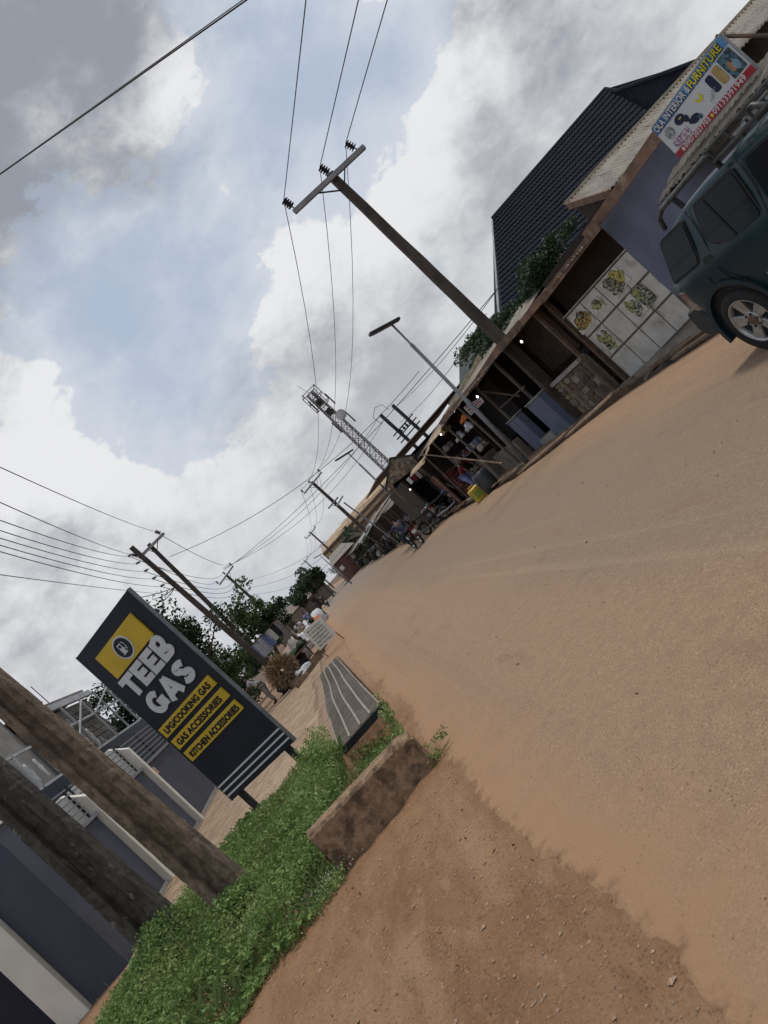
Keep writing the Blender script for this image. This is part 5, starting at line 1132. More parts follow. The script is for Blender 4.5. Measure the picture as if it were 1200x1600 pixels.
def long_building():
    t = thing('tan_roofed_building', (14, 128, 0), 'long low building with tan metal roof and brown fascia behind the far stalls', 'building')
    rm = M('tan_roof', (.40, .29, .18), (.31, .22, .14), scale=.3, rough=.7, c3=(.26, .19, .13), s3=.2)
    A, B, C, D = AY(612, 728, 134), AY(502, 855, 134), AY(504, 866, 126), AY(618, 742, 126); n = 14
    for k in range(n):
        a0, a1 = A.lerp(B, k/n), A.lerp(B, (k+1)/n); d0 = D.lerp(C, k/n); corr_sheet('roof_sheet', a0, a1, d0, rm, t, 5, .05, 1)
    f = M('fascia_brown', (.12, .075, .05), scale=1)
    part('fascia', MB().beam(C+Vector((0, -.05, -.2)), D+Vector((0, -.05, -.2)), .1, .45), f, t); part('pale_band', MB().beam(C+Vector((0, .1, -.7)), D+Vector((0, .1, -.7)), .1, .55), rm, t); part('lower_band', MB().beam(C+Vector((0, .1, -1.15)), D+Vector((0, .1, -1.15)), .1, .35), f, t)
    part('wall', MB().box(C.x+.4, D.x, 126.4, 133, 0, C.z-.4), M('wall_tan', (.25, .19, .14), (.19, .14, .10), scale=1), t)
    for k in range(7): part('window', MB().box(C.x+1+k*2.4, C.x+2.2+k*2.4, 126.3, 126.4, C.z-3.2, C.z-1.8), M('window_dark', (.02, .022, .026), rough=.3), t)
    p_ = part('pale_sheet_edge', MB().beam(AX(588, 800, 8), AX(572, 826, 8), .08, .25), M('pink_edge', (.5, .38, .32), scale=3), None); tag(p_, 'pale pink bent sheet edge sticking up from the rickety stall roofs', 'sheet')
    t = thing('maroon_house', (12, 95, 0), 'two storey maroon walled house with grey roof far down the row', 'house')
    a = AY(505, 872, 95); a.x += 1.5; a.z -= .9; part('wall', MB().box(a.x-1.3, a.x+1.9, 94, 104, 0, a.z-.6), M('wall_maroon', (.15, .075, .06), (.11, .055, .045), scale=1), t)
    part('roof', MB().slab([(a.x-1.6, 93.4, a.z-.6), (a.x+2.3, 93.4, a.z-.6), (a.x+1.6, 98, a.z+.5), (a.x-.8, 98, a.z+.5)], (0, .3, .1)), greyroof, t)
    for k in range(2): part('window', MB().box(a.x-1.1+k*2.0, a.x-.6+k*2.0, 93.95, 94.0, a.z-1.9, a.z-1.35), white, t)
long_building()
for i, (px, py, Y, r) in enumerate(((478, 912, 120, 3.0), (490, 902, 100, 2.4), (466, 932, 150, 2.6), (452, 952, 170, 2.4), (472, 940, 110, 1.2), (447, 965, 130, 1.6), (425, 990, 110, 2))):
    c = AY(px, py, Y); c.z = max(c.z, 1.5); bush('far_tree', c, (r, r, r*.8), 1600, .5, darkleaf, 'far dark tree closing the end of the road, %s' % ('tallest right of the far poles', 'right behind the maroon house', 'left of centre by the road end', 'leftmost on the skyline', 'low behind the far rider', 'low by the left shoulder wares', 'behind the left flowering tree')[i], 'tree', clumps=16, trunk=(c.x, c.y, 0), seed=40+i)
for i, (x, y, r) in enumerate(((6.9, 70, .9), (7.2, 78, 1.3), (6.9, 86, 1.2), (6.8, 93, 1.0), (6.7, 104, 1.5), (6.6, 118, 1.9), (6.0, 134, 2.2))):
    bush('roadside_bush', (x, y, r*.8), (r, r*2.2, r), 1500, .22, darkleaf, 'dark bush crowding the far right stalls, %s along the row' % ('first', 'second', 'third', 'fourth', 'fifth', 'sixth', 'last')[i], 'shrub', clumps=14, seed=90+i)
def far_roof(px, py, Y, w, label, m_):
    c = AY(px, py, Y); t = thing('far_house', (c.x, Y, 0), label, 'house'); part('wall', MB().box(c.x-w/2, c.x+w/2, Y, Y+6, 0, max(2.4, c.z-1)), mud, t); z = max(2.4, c.z-1)
    part('roof', MB().slab([(c.x-w/2-.4, Y-.4, z), (c.x+w/2+.4, Y-.4, z), (c.x+w/4, Y+3, z+1.3), (c.x-w/4, Y+3, z+1.3)], (0, .3, .1)), m_, t)
    part('door', MB().box(c.x-.4, c.x+.4, Y-.04, Y, 0, 1.9), darkwood, t)
far_roof(478, 925, 125, 6, 'far small house with brown roof beyond the last stall', rustroof); far_roof(455, 948, 150, 8, 'far low house left of the road end', rustroof); far_roof(440, 962, 120, 6, 'far brown house behind the left shoulder heaps', rustroof)
# ================================================================== drain planks, poles, wires, vehicles
def drain_edge():
    t = thing('drain_covering', (6.5, 20, 0), 'row of weathered planks and slabs laid over the roadside drain', 'planks'); rg = random.Random(5)
    y = 14.5
    while y < 44:
        L_ = rg.uniform(1.4, 2.8); n = 3
        for k in range(n):
            xx = float(drain_x(y+L_/2))+.02+k*.19+rg.uniform(-.03, .03); x0_ = float(drain_x(y))+.02+k*.19; a = rg.uniform(-.03, .03)
            if rg.random() < .12: continue
            part('plank', MB().beam((x0_+a, y+rg.uniform(-.3, .2), .07+.03*(2-k)+rg.uniform(-.01, .03)), (float(drain_x(y+L_))+.02+k*.19-a, y+L_+rg.uniform(-.2, .3), .05+rg.uniform(-.01, .03)), rg.uniform(.12, .17), .04).jitter(.006), rg.choice((wood, MATS['tan_plank'], MATS['tan_plank'])), t)
        y += L_+.03
    for (a, b) in (((7.02, 9.0, .08), (7.0, 12.2, .06)), ((7.2, 9.8, .12), (7.15, 14.2, .08)), ((7.32, 12.0, .10), (7.1, 15.6, .07))): part('plank', MB().beam(a, b, .11, .04).jitter(.006), wood, t)
    for yy in (10.5, 13.2): part('cross_timber', MB().beam((6.9, yy, .03), (7.7, yy+.1, .05), .1, .05), wood, t)
    t = thing('concrete_plinth', (7.7, 13, 0), 'rough soil stained concrete strip between drain and tiled counter', 'kerb')
    mb = MB(); k = 24
    for i in range(k+1):
        y = 8.5+i*(16.0-8.5)/k; zz = .30*(15.5-y)/4.2; zz = max(-.02, min(.33, zz))
        for (x, z) in ((7.45, -.3), (7.47, .02+zz*.25), (7.62, .04+zz*.55), (7.93, .0+zz)): mb.v.append((x+rg.uniform(-.015, .015), y, z+rg.uniform(-.012, .012)))
        if i:
            o = (i-1)*4
            for q in range(3): mb.f.append((o+q, o+q+1, o+5+q, o+4+q))
    part('strip', mb, mud, t)
M('tan_plank', (.36, .265, .175), (.23, .165, .11), scale=5, bump=.4)
drain_edge()
# ---- poles
polem = M('pole_concrete', (.075, .06, .05), (.042, .034, .03), scale=2.5, bump=.8, bscale=20, c3=(.06, .05, .045), s3=1.6); armm = M('arm_grey', (.26, .26, .27), (.18, .18, .19), scale=4, bump=.3)  # pole concrete darkened in its colour to stand in for backlighting
insm = M('insulator_dark', (.03, .032, .036), (.02, .02, .024), rough=.35, spec=.5)
def insulator(p, d, par, s=1.):
    p = Vector(p); d = Vector(d).normalized(); mb = MB()
    mb.tube([p, p+d*.10*s], .018*s, 6)
    o = []; prof = []
    for i in range(4): z = .10+i*.065; prof += [(.045, z), (.11, z+.015), (.05, z+.03)]
    q = d.to_track_quat('Z', 'Y'); oo = len(mb.v); mb.lathe([(r*s, h*s) for r, h in prof], (0, 0, 0), n=10)
    mb.v[oo:] = [tuple(q @ Vector(v)+p) for v in mb.v[oo:]]
    part('insulator', mb, insm, par); return p+d*.34*s
TIPS = {}
def power_pole(key, base_, top, r0, r1, arms, label, group='power poles along the road', square=False, brace=True, ins=True):
    b, tp = Vector(base_), Vector(top); t = thing('power_pole', tuple(b), label, 'pole', group); ax = (tp-b).normalized(); mb = MB(); n = 14; k = 4
    for i in range(n+1):
        f = i/n; r = r0+(r1-r0)*f; c = b.lerp(tp, f)
        for (u, v) in ((-1, -.7), (1, -.7), (1, .7), (-1, .7)): mb.v.append((c.x+u*r+random.uniform(-.006, .006), c.y+v*r+random.uniform(-.006, .006), c.z))
        if i: o = (i-1)*4; mb.f += [(o+q, o+(q+1) % 4, o+4+(q+1) % 4, o+4+q) for q in range(4)]
    mb.f.append((n*4, n*4+1, n*4+2, n*4+3)); part('shaft', mb, polem, t)
    tips = []
    for (dz, a0, a1, slots) in arms:
        c = b.lerp(tp, 1)+ax*dz; A = c+Vector(a0); B = c+Vector(a1); arm = part('cross_arm', MB().beam(A+Vector((0, -r1-.05, 0)), B+Vector((0, -r1-.05, 0)), .10, .12), armm, t)
        for u, up in slots:
            q = A.lerp(B, u)+Vector((0, -r1-.05, .05)); tips.append(insulator(q, up, arm) if ins else q)
        if brace: part('brace', MB().beam(A.lerp(B, .3)+Vector((0, -.1, 0)), c+ax*-.5, .03), darksteel, t); part('brace', MB().beam(A.lerp(B, .72)+Vector((0, -.1, 0)), c+ax*-.45, .03), darksteel, t)
    TIPS[key] = tips; return t
# main pole
T = AY(515, 272, 18.0); A, B = AY(460, 333, 17.9), AY(569, 231, 17.9); up = (-.06, 0, 1)
power_pole('main', (7.55, 18, 0), tuple(T), .155, .10, [(-.06, tuple(A-T+Vector((0, .1, .06))), tuple(B-T+Vector((0, .1, .06))), [(.03, (-.1, 0, 1)), (.55, (-.18, 0, 1)), (.93, (-.28, 0, 1))])], 'big leaning concrete power pole with single cross arm and three black insulators')
def strike(key, px, py, Y, dx, label, **k):
    T = AY(px, py, Y); hw = 1.1
    power_pole(key, (T.x+dx, Y, 0), tuple(T), .17, .11, [(-.15, (-hw, 0, -.08), (hw, 0, .10), [(.02, (0, 0, 1)), (.45, (-.1, 0, 1)), (.97, (0, 0, 1))])]+k.get('more', []), label)
strike('p2', 487, 753, 60, .1, 'second power pole down the right row with short lower arm', more=[(-2.4, (-.7, 0, 0), (.5, 0, .05), [])])
strike('p3', 485, 832, 112, .1, 'third power pole down the right row above the maroon house', more=[(-2.4, (-.7, 0, 0), (.5, 0, .05), [])])
strike('p4', 476, 876, 168, .0, 'fourth power pole down the right row, above the far trees'); strike('p5', 466, 902, 215, .0, 'fifth power pole, near the road end'); strike('p6', 458, 915, 260, .0, 'farthest power pole at the road end')
# left poles
T = AY(205, 855, 30); power_pole('la', (T.x+.3, 30, 0), tuple(T), .125, .09, [], 'nearer of two left poles, carrying a rack of side insulators', 'poles left of the road')
for i in range(5): insulator(T+Vector((-.1, -.1, -.25-.42*i)), (-1, -.2, .3), bpy.data.objects[[o.name for o in bpy.data.objects if o.name.startswith('power_pole')][-1]], .7)
LA = [T+Vector((-.3, -.1, -.2-.42*i)) for i in range(5)]
T = AY(232, 850, 36); power_pole('lb', (T.x-.25, 36, 0), tuple(T), .125, .09, [(-.1, tuple(AY(218, 868, 36)-T), tuple(AY(255, 831, 36)-T), [(.0, (-.6, 0, 1)), (.95, (-.5, 0, 1))])], 'farther of two left poles with one slanted cross arm', 'poles left of the road')
T = AY(353, 898, 62); power_pole('lc', (T.x+.1, 62, 0), tuple(T), .15, .1, [(-.1, (-.9, 0, -.1), (.9, 0, .15), [(.0, (0, 0, 1)), (.5, (0, 0, 1)), (.97, (0, 0, 1))])], 'slim far left pole with cross arm above the flowering tree', 'poles left of the road')
# transformer style double pole
def h_frame():
    Y = 52; a, b = AY(594, 648, Y), AY(613, 633, Y); t = thing('double_pole', ((a.x+b.x)/2, Y, 0), 'double steel pole with ladder of cross members above the stall roofs', 'pole'); zb = AY(650, 700, Y)
    for p in (a, b): part('shaft', MB().beam((p.x+.1, Y, 0), p, .22, .2), darksteel, t)
    for k in (1.6, 1.95, 2.3, 5.0): part('cross_member', MB().beam((a.x-.5, Y-.12, a.z-k-.1), (b.x+.5, Y-.12, a.z-k), .09, .09), darksteel, t)
    for i in range(4): c = MB().lathe([(.05, 0), (.12, .1), (.05, .2), (.12, .3), (.05, .34)], (a.x+.15+i*.28, Y-.12, a.z-1.95), n=8); part('insulator', c, insm, t)
    part('wire_loop', MB().tube([a+Vector((-.4, 0, -.5)), a+Vector((-.5, 0, .2)), a+Vector((.1, 0, .6)), a+Vector((.6, 0, .4)), a+Vector((.7, 0, -.2))], .02, 5), wirem, t)
h_frame()
def tower():
    Y = 85; top, bot = AY(484, 615, Y), AY(612, 738, Y); t = thing('telecom_mast', (bot.x+.2, Y, 0), 'lattice telecom mast with antenna cage at its top', 'mast'); H_ = top.z; x0 = bot.x+.1; w = lambda z: 1.25-.45*(z/H_)
    cx = lambda z: x0+(top.x-x0)*(z/H_); lm = M('mast_steel', (.20, .19, .185), (.15, .14, .14), rough=.6, scale=3)
    C = lambda i, z: Vector((cx(z)+w(z)*(.5 if i in (1, 2) else -.5), Y+w(z)*(.5 if i > 1 else -.5), z))
    for i in range(4): part('leg', MB().beam(C(i, 0), C(i, H_), .12, .12), lm, t)
    n = 20
    for k in range(n):
        mb = MB(); z0, z1 = H_*k/n, H_*(k+1)/n
        for i in range(4):
            j = (i+1) % 4; mb.beam(C(i, z0), C(j, z1), .05); mb.beam(C(j, z0), C(i, z1), .05); mb.beam(C(i, z1), C(j, z1), .05)
        part('lattice_bay', mb, lm, t)
    cg = MB()
    for z in (H_-2.0, H_-.9, H_+.2):
        for i in range(4): cg.beam(Vector((cx(z)+(.9 if i in (1, 2) else -.9), Y+(.9 if i > 1 else -.9), z)), Vector((cx(z)+(.9 if (i+1) % 4 in (1, 2) else -.9), Y+(.9 if (i+1) % 4 > 1 else -.9), z)), .07)
    for i in range(4):
        for f in (0, .5): cg.beam(Vector((cx(H_)+(.9 if i in (1, 2) else -.9), Y+(.9 if i > 1 else -.9), H_-2)), Vector((cx(H_)+(.9 if i in (1, 2) else -.9), Y+(.9 if i > 1 else -.9), H_+.3)), .07)
    part('top_cage', cg, lm, t)
    for (dx, dz) in ((-1.3, -1.5), (1.3, -2.2), (1.4, -5.2), (-1.2, -5), (0, -1)): part('antenna', MB().box(cx(H_)+dx*.75-.07, cx(H_)+dx*.75+.07, Y-1.0, Y-.88, H_+dz-.8, H_+dz+.8), darksteel, t)
    d = AY(533, 648, Y-1.2); part('dish', MB().lathe([(.02, .2), (.6, 0), (.62, -.1)], d, axis='y', n=16), M('dish_white', (.5, .5, .5), scale=2), t); part('lightning_rod', MB().beam((cx(H_), Y, H_), (cx(H_)-.3, Y, H_+1.6), .04), darksteel, t)
    for zz in (-1.5, -3): part('ladder_box', MB().box(cx(H_)-.4, cx(H_)+.3, Y-.5, Y+.4, H_+zz-.4, H_+zz+.3), darksteel, t)
tower()
lampm = M('lamp_pole', (.20, .21, .225), (.15, .16, .17), rough=.5, metal=.4, scale=4)
def street_lamp(px, py, X, Y, label, hw=.62):
    T = AY(px, py, Y); t = thing('street_lamp', (X, Y, 0), label, 'street lamp', 'solar street lamps in the right row')
    b = Vector((X, Y, 0)); part('pole', MB().tube([b, b.lerp(T, .45), b.lerp(T, .455), b.lerp(T, .86), b.lerp(T, .865), T], [.075, .07, .055, .05, .03, .03], 10), lampm, t, smooth=True)
    part('solar_head', MB().slab([T+Vector((-hw*1.0, -.14, .21)), T+Vector((hw*.4, -.14, -.06)), T+Vector((hw*.4, .14, -.04)), T+Vector((-hw*1.0, .14, .23))], (.01, 0, .07)), darksteel, t, bevel=.01)
    part('lamp_strip', MB().slab([T+Vector((-hw*.9, -.1, .18)), T+Vector((hw*.1, -.1, -.012)), T+Vector((hw*.1, .1, -.002)), T+Vector((-hw*.9, .1, .19))], (0, 0, .012)), M('lamp_panel', (.12, .12, .13), rough=.4), t)
street_lamp(613, 508, 6.25, 19.5, 'solar street lamp nearest the camera, flat dark head tilted over the road'); street_lamp(545, 709, 6.2, 38.6, 'second solar street lamp, beside the gabled stall', .75)
T = AY(537, 785, 48); t_ = thing('street_lamp', (T.x+.6, 48, 0), 'short lamp post with square panel head before the tan roof', 'street lamp'); part('pole', MB().tube([(T.x+.5, 48, 0), T], .05, 8), lampm, t_); part('panel_head', MB().slab([T+Vector((-.45, -.3, .1)), T+Vector((.25, -.3, .25)), T+Vector((.3, .4, .35)), T+Vector((-.4, .4, .2))], (0, 0, .05)), M('solar_panel', (.09, .10, .11), rough=.3), t_)
for i, (px, py, X, Y, zt) in enumerate(((500, 868, 6.6, 75, 0), (483, 890, 6.4, 100, 0))): street_lamp(px, py, AY(px, py, Y).x+.1, Y, ('thin lamp post before the maroon house', 'thin lamp post farthest down the row')[i])
# ---- wires
def wire(p, q, sag, label, r=.011, n=16, group='overhead wires', mids=None):
    p, q = Vector(p), Vector(q); pts = [p.lerp(q, i/n)+Vector((0, 0, -4*sag*(i/n)*(1-i/n))) for i in range(n+1)]
    c = p.lerp(q, .5); return tag(part('wire', MB().tube(pts, r, 4), wirem, None), label, 'wire', group)
mt_ = TIPS['main']
for i, (px, py) in enumerate(((478, 0), (560, 0), (605, 0))):
    X = mt_[i].x-.05*(1, 1, 1)[0]; q = AX(px, py, X); d = (q-mt_[i]); wire(mt_[i], mt_[i]+d*2.6, .0, 'wire rising from the %s insulator of the big leaning pole to the photo top' % ('left', 'middle', 'right')[i], .012)
for a, b, s in (('main', 'p2', 1.5), ('p2', 'p3', 1.2), ('p3', 'p4', 1.3), ('p4', 'p5', 1.4), ('p5', 'p6', 1.4)):
    for i in range(3): wire(TIPS[a][i], TIPS[b][i], s, '%s wire sagging between %s' % (('left', 'middle', 'right')[i], {'main': 'the big leaning pole and the second pole', 'p2': 'the second and third right poles', 'p3': 'the third and fourth right poles', 'p4': 'the fourth and fifth right poles', 'p5': 'the fifth and farthest right poles'}[a]), .012 if a == 'main' else .016)
# cable crossing the upper left corner
p, q = AY(0, 272, 11.0), AY(385, 0, 9.5); d = q-p; wire(p-d*.5, q+d*.6, .0, 'thick twisted cable crossing the upper left corner of the sky', .013); wire(p-d*.5+Vector((0, 0, -.01)), q+d*.6+Vector((0, .02, .06)), .0, 'thinner cable lashed beside the thick upper left cable', .008)
LBt = TIPS['lb']
for i, (y0, tgt, Y0) in enumerate(((730, LBt[1], 13), (785, LBt[0], 13), (813, LA[0], 13), (829, LA[1], 13), (841, LA[2], 13), (852, LA[3], 13), (862, LA[4], 13))):
    p = AY(0, y0, Y0); d = p-tgt; e = tgt+d*1.5; L_ = 1.5; n = 16
    s = .22; pts = []
    for k in range(n+1):
        f = k/n*L_; pts.append(tgt+d*f+Vector((0, 0, -4*s*f*(1-f))))
    tag(part('wire', MB().tube(pts, .009, 4), wirem, None), 'wire from the left poles to the photo edge, %s from the top' % ('first', 'second', 'third', 'fourth', 'fifth', 'sixth', 'seventh')[i], 'wire', 'overhead wires')
p = AY(0, 893, 14); q = AY(245, 926, 34); wire(p+(p-q)*.5, q+(q-p)*.3, .12, 'lowest left wire passing behind the top of the gas sign', .009)
for i, (a, b) in enumerate(((LBt[1], TIPS['lc'][2]), (LBt[0], TIPS['lc'][0]), (LA[0], TIPS['lc'][1]), (LA[2], TIPS['lc'][1]+Vector((0, 0, -1))), (LA[3], TIPS['lc'][1]+Vector((0, 0, -1.3))), (LA[4], TIPS['lc'][1]+Vector((0, 0, -1.6))))): wire(a, b, 1.0, 'sagging wire between the left double poles and slim far pole, %s' % ('highest', 'second highest', 'third', 'fourth', 'fifth', 'lowest')[i], .014)
lc = TIPS['lc'][1]
for i, ((px, py), Y, s) in enumerate((((780, 448), 24, .6), ((592, 652), 52, 1.0), ((598, 660), 52, 1.3))): wire(lc+Vector((.2, 0, .1*i)), AY(px, py, Y), s, ('long wire crossing the road from behind the navy roof to the slim far pole', 'upper wire from the double steel pole to the slim far pole', 'lower wire from the double steel pole to the slim far pole')[i], .014)
wire(AY(775, 455, 24), AY(613, 640, 50), .25, 'upper service wire from the navy house to the double pole', .012); wire(AY(760, 490, 24), AY(625, 660, 50), .3, 'lower service wire from the navy house to the double pole', .012)
wire(AY(655, 580, 30), AY(265, 870, 36), .9, 'long low wire crossing the whole road behind the lattice mast', .012)
for i in range(5): wire(AY(720+3*i, 618+4*i, 26), AY(560-8*i, 795+6*i, 52), .2+.12*i, 'service wire bunch along the right stall roofs, strand %s' % ('one', 'two', 'three', 'four', 'five')[i], .010)
for i in range(3): wire(AY(560, 800+10*i, 52), AY(395, 905+12*i, 70), .8+.3*i, 'thin wire crossing low over the road end, %s' % ('upper', 'middle', 'lower')[i], .012)
for i, (px, py) in enumerate(((210, 935), (245, 935), (253, 940))): wire(LA[4]+Vector((.3, 0, -.4)), AY(px, py, 31), .05, 'short drop cable falling from the rack pole into the tree, %s' % ('left', 'middle', 'right')[i], .016)
# ---- SUV
def suv():
    X = 5.1; t = thing('parked_suv', (6.0, 5.6, 0), 'dark teal green four wheel drive with roof rack parked nose toward camera', 'car'); W_ = 1.72
    paint = M('car_teal', (.009, .025, .032), (.008, .021, .028), rough=.32, scale=2, spec=.25, c3=(.018, .03, .034), s3=1.2, t3=(.62, .9)); clad = M('car_cladding', (.022, .026, .028), rough=.6, scale=5)
    glass = M('car_glass', (.008, .009, .011), (.012, .013, .016), rough=.05, spec=.12, scale=1.5); chrome = M('dull_chrome', (.42, .43, .43), (.3, .3, .3), rough=.35, metal=.7, scale=8)
    yr, yf, wr = 7.97, 3.45, .385; WY = (7.28, 4.58)
    # side profile from px, lofted across stations with tumblehome
    def sec(y):         # (half-width scale, z) rings for a station along y: lower body + greenhouse
        return None
    mb = MB(); ys_ = [yr, 7.9, 7.7, 7.45, 7.1, 6.7, 6.3, 5.9, 5.5, 5.1, 4.75, 4.4, 4.0, 3.7, 3.5, yf]
    def topz(y):
        pts = [(yr, 1.18), (7.9, 1.30), (7.7, 1.48), (7.5, 1.64), (7.3, 1.70), (6.6, 1.735), (5.6, 1.72), (5.3, 1.66), (4.75, 1.20), (4.6, 1.12), (3.7, 1.03), (3.5, .95), (yf, .8)]
        for (a, za), (b, zb) in zip(pts, pts[1:]):
            if a >= y >= b: return za+(zb-za)*(a-y)/(a-b)
        return pts[-1][1]
    rows = []
    for y in ys_:
        zt = topz(y); belt = min(1.16, zt-.02); gh = zt > 1.2; endf = .06 if y > 7.85 else (.10 if y < 3.6 else 0.)
        in_ = lambda z: .0 if z <= belt else .17*(z-belt)/.57
        zs = [.40, .55, .75, .95, 1.08, belt, belt+(zt-belt)*.35, belt+(zt-belt)*.75, zt-.03 if gh else zt-.015, zt]
        bul = [.03, .0, -.02, -.025, -.015, .005]
        ring = []
        for k, z in enumerate(zs):
            off = (bul[k] if k < 6 else .02+in_(z)) + endf
            if k == 8: off += .035
            if k == 9: off += .16
            ring.append((X+off, y, min(z, zt)))
        rows.append(ring)
    nk = 10
    for ring in rows:
        for p in ring: mb.v.append(p)
        for p in reversed(ring): mb.v.append((2*(X+W_/2)-p[0], p[1], p[2]))
    m_ = 2*nk
    for i in range(len(rows)-1):
        for k in range(m_-1): mb.f.append((i*m_+k, i*m_+k+1, (i+1)*m_+k+1, (i+1)*m_+k))
        mb.f.append((i*m_+m_-1, i*m_, (i+1)*m_, (i+1)*m_+m_-1))
    mb.f.append(tuple(range(m_))); mb.f.append(tuple((len(rows)-1)*m_+q for q in reversed(range(m_))))
    body = part('body', mb, paint, t, smooth=True)
    # wheel wells cut as real openings
    cutter = MB()
    for wy in WY: cutter.lathe([(.47, -.1), (.47, .35)], (X, wy, .40), axis='x', n=32)
    for wy in WY: cutter.lathe([(.47, W_-.35), (.47, W_+.1)], (X, wy, .40), axis='x', n=32)
    cu = part('cutter', cutter, clad); bo = body.modifiers.new('b', 'BOOLEAN'); bo.object = cu; bo.operation = 'DIFFERENCE'; bo.solver = 'EXACT'
    bpy.context.view_layer.update(); m2 = bpy.data.meshes.new_from_object(body.evaluated_get(bpy.context.evaluated_depsgraph_get())); body.modifiers.clear(); body.data = m2; bpy.data.objects.remove(cu)
    m2.materials.clear(); m2.materials.append(paint)
    for p in m2.polygons: p.use_smooth = True
    es = body.modifiers.new('n', 'WEIGHTED_NORMAL')
    side = lambda y, z, o=0.: Vector((X+(.015+.17*max(0, z-1.16)/.57 if z > 1.08 else (-.025 if z > .7 else 0)) - o, y, z))
    def win(name, pts, o=.012, mat=glass, th=.012, r=1, par=t):
        # rounded polygon
        P_ = [Vector((y, z)) for y, z in pts]; out = []; n = len(P_)
        for i in range(n):
            a, b, c = P_[i-1], P_[i], P_[(i+1) % n]; d1 = (a-b); d2 = (c-b); rr = .06*r
            p0 = b+d1.normalized()*min(rr, d1.length*.4); p2 = b+d2.normalized()*min(rr, d2.length*.4)
            for s in (0, .33, .67, 1): out.append(p0*(1-s)**2+b*2*s*(1-s)+p2*s*s)
        return part(name, MB().slab([side(y, z, o) for y, z in out], (th, 0, 0)), mat, par, bevel=0)
    def grow(pts, g):
        cy = sum(p[0] for p in pts)/len(pts); cz = sum(p[1] for p in pts)/len(pts)
        return [(cy+(y-cy)*(1+g/abs(max(q[0] for q in pts)-cy)), cz+(z-cz)*(1+g/abs(max(q[1] for q in pts)-cz))) for y, z in pts]
    wc = [(7.62, 1.60), (7.14, 1.60), (7.24, 1.20), (7.78, 1.21)]; wr_ = [(6.86, 1.62), (6.20, 1.61), (6.16, 1.16), (6.72, 1.16), (6.95, 1.30)]; wf = [(6.0, 1.60), (5.50, 1.58), (5.05, 1.18), (5.98, 1.16)]
    for nm, w in (('cargo_window', wc), ('rear_door_window', wr_), ('front_door_window', wf)):
        s_ = win('window_seal', grow(w, .030), .010, black, .010); win(nm, w, .019, par=s_)
    part('window_divider', MB().beam(side(6.70, 1.61, .022), side(6.56, 1.17, .022), .02, .03), black, t)
    for (y, a, b) in ((7.02, .62, 1.66), (6.08, .50, 1.66), (4.98, .48, 1.16)):
        part('door_seam', MB().tube([side(y-.02*math.cos(k), a+(b-a)*k/8, .004) for k in range(9)], .006, 4), black, t)
    part('door_seam', MB().tube([side(7.02, .98, .004), side(6.86, .72, .004), side(6.76, .50, .004)], .006, 4), black, t)
    part('door_handle', MB().lathe([(.085, 0), (.08, .012), (.05, .016)], side(7.10, 1.12, .018), axis='x', n=14), clad, t); part('fuel_flap', MB().slab([side(7.42, 1.02, .006), side(7.26, 1.02, .006), side(7.26, .90, .006), side(7.42, .90, .006)], (.004, 0, 0)), paint, t, bevel=0)
    part('belt_moulding', MB().beam(side(7.80, 1.10, .0), side(5.0, 1.06, .0), .012, .03), M('moulding_teal', (.018, .04, .048), rough=.4), t)
    part('door_cladding', MB().slab([(X-.035, 6.72, .44), (X-.035, 6.62, .74), (X-.03, 5.05, .74), (X-.035, 5.02, .44)], (.03, 0, 0)), clad, t, bevel=.01); part('cladding_trim', MB().beam((X-.04, 6.6, .70), (X-.04, 5.1, .70), .012, .02), chrome, t)
    part('side_step', MB().beam((X-.06, 6.78, .38), (X-.06, 5.08, .38), .12, .05), clad, t)
    for wy in WY:
        arc = [(X-.045, wy+.53*math.cos(a), .40+.53*math.sin(a)) for a in [math.pi*(-.06+i/16*1.12) for i in range(17)]]
        mb = MB()
        for i in range(16):
            a, b = Vector(arc[i]), Vector(arc[i+1]); ci = Vector((X-.045, wy, .40)); ia, ib = ci+(a-ci)*.88, ci+(b-ci)*.88
            mb.slab([a, b, ib, ia], (.07, 0, 0))
        part('arch_flare', mb, paint, t, recalc=True); part('arch_liner', MB().lathe([(.47, .02), (.47, .34), (.1, .36)], (X, wy, .40), axis='x', n=24), black, t)
        wh = thing('wheel', (X+.10, wy, wr), None, None); wh.parent = t; wh.location = Vector((X+.10, wy, wr))-t.location
        c = (X+.08, wy, wr)
        ty = part('tyre', MB().lathe([(.26, -.11), (.33, -.125), (.37, -.10), (wr, -.06), (wr, .09), (.36, .12), (.26, .12)], c, axis='x', n=36, cap=False), black, wh, smooth=True)
        part('rim', MB().lathe([(.275, -.115), (.265, -.118), (.25, -.09), (.24, -.03), (.235, .1)], c, axis='x', n=30, cap=False), chrome, wh, smooth=True)
        part('brake_drum', MB().lathe([(.235, .02), (.05, .02)], c, axis='x', n=20), darksteel, wh)
        mb = MB()
        for k in range(5):
            a = 2*math.pi*k/5+.3; d_ = Vector((0, math.cos(a), math.sin(a))); e = Vector((0, -math.sin(a), math.cos(a))); cc = Vector(c)+Vector((-.085, 0, 0))
            mb.slab([cc+d_*.06-e*.045, cc+d_*.06+e*.045, cc+d_*.255+e*.075+Vector((-.015, 0, 0)), cc+d_*.255-e*.075+Vector((-.015, 0, 0))], (.035, 0, 0))
        mb.lathe([(.10, -.10), (.10, -.06)], c, axis='x', n=20); part('spokes', mb, chrome, wh, bevel=.004)
        part('hub_cap', MB().lathe([(.02, -.118), (.055, -.112), (.06, -.09)], c, axis='x', n=14), M('hub_brown', (.12, .075, .05), rough=.7, scale=9), wh)
        for k in range(6):
            a = k*math.pi/3; part('wheel_nut', MB().lathe([(.012, -.115), (.014, -.095)], (c[0], c[1]+.078*math.cos(a), c[2]+.078*math.sin(a)), axis='x', n=6), darksteel, wh)
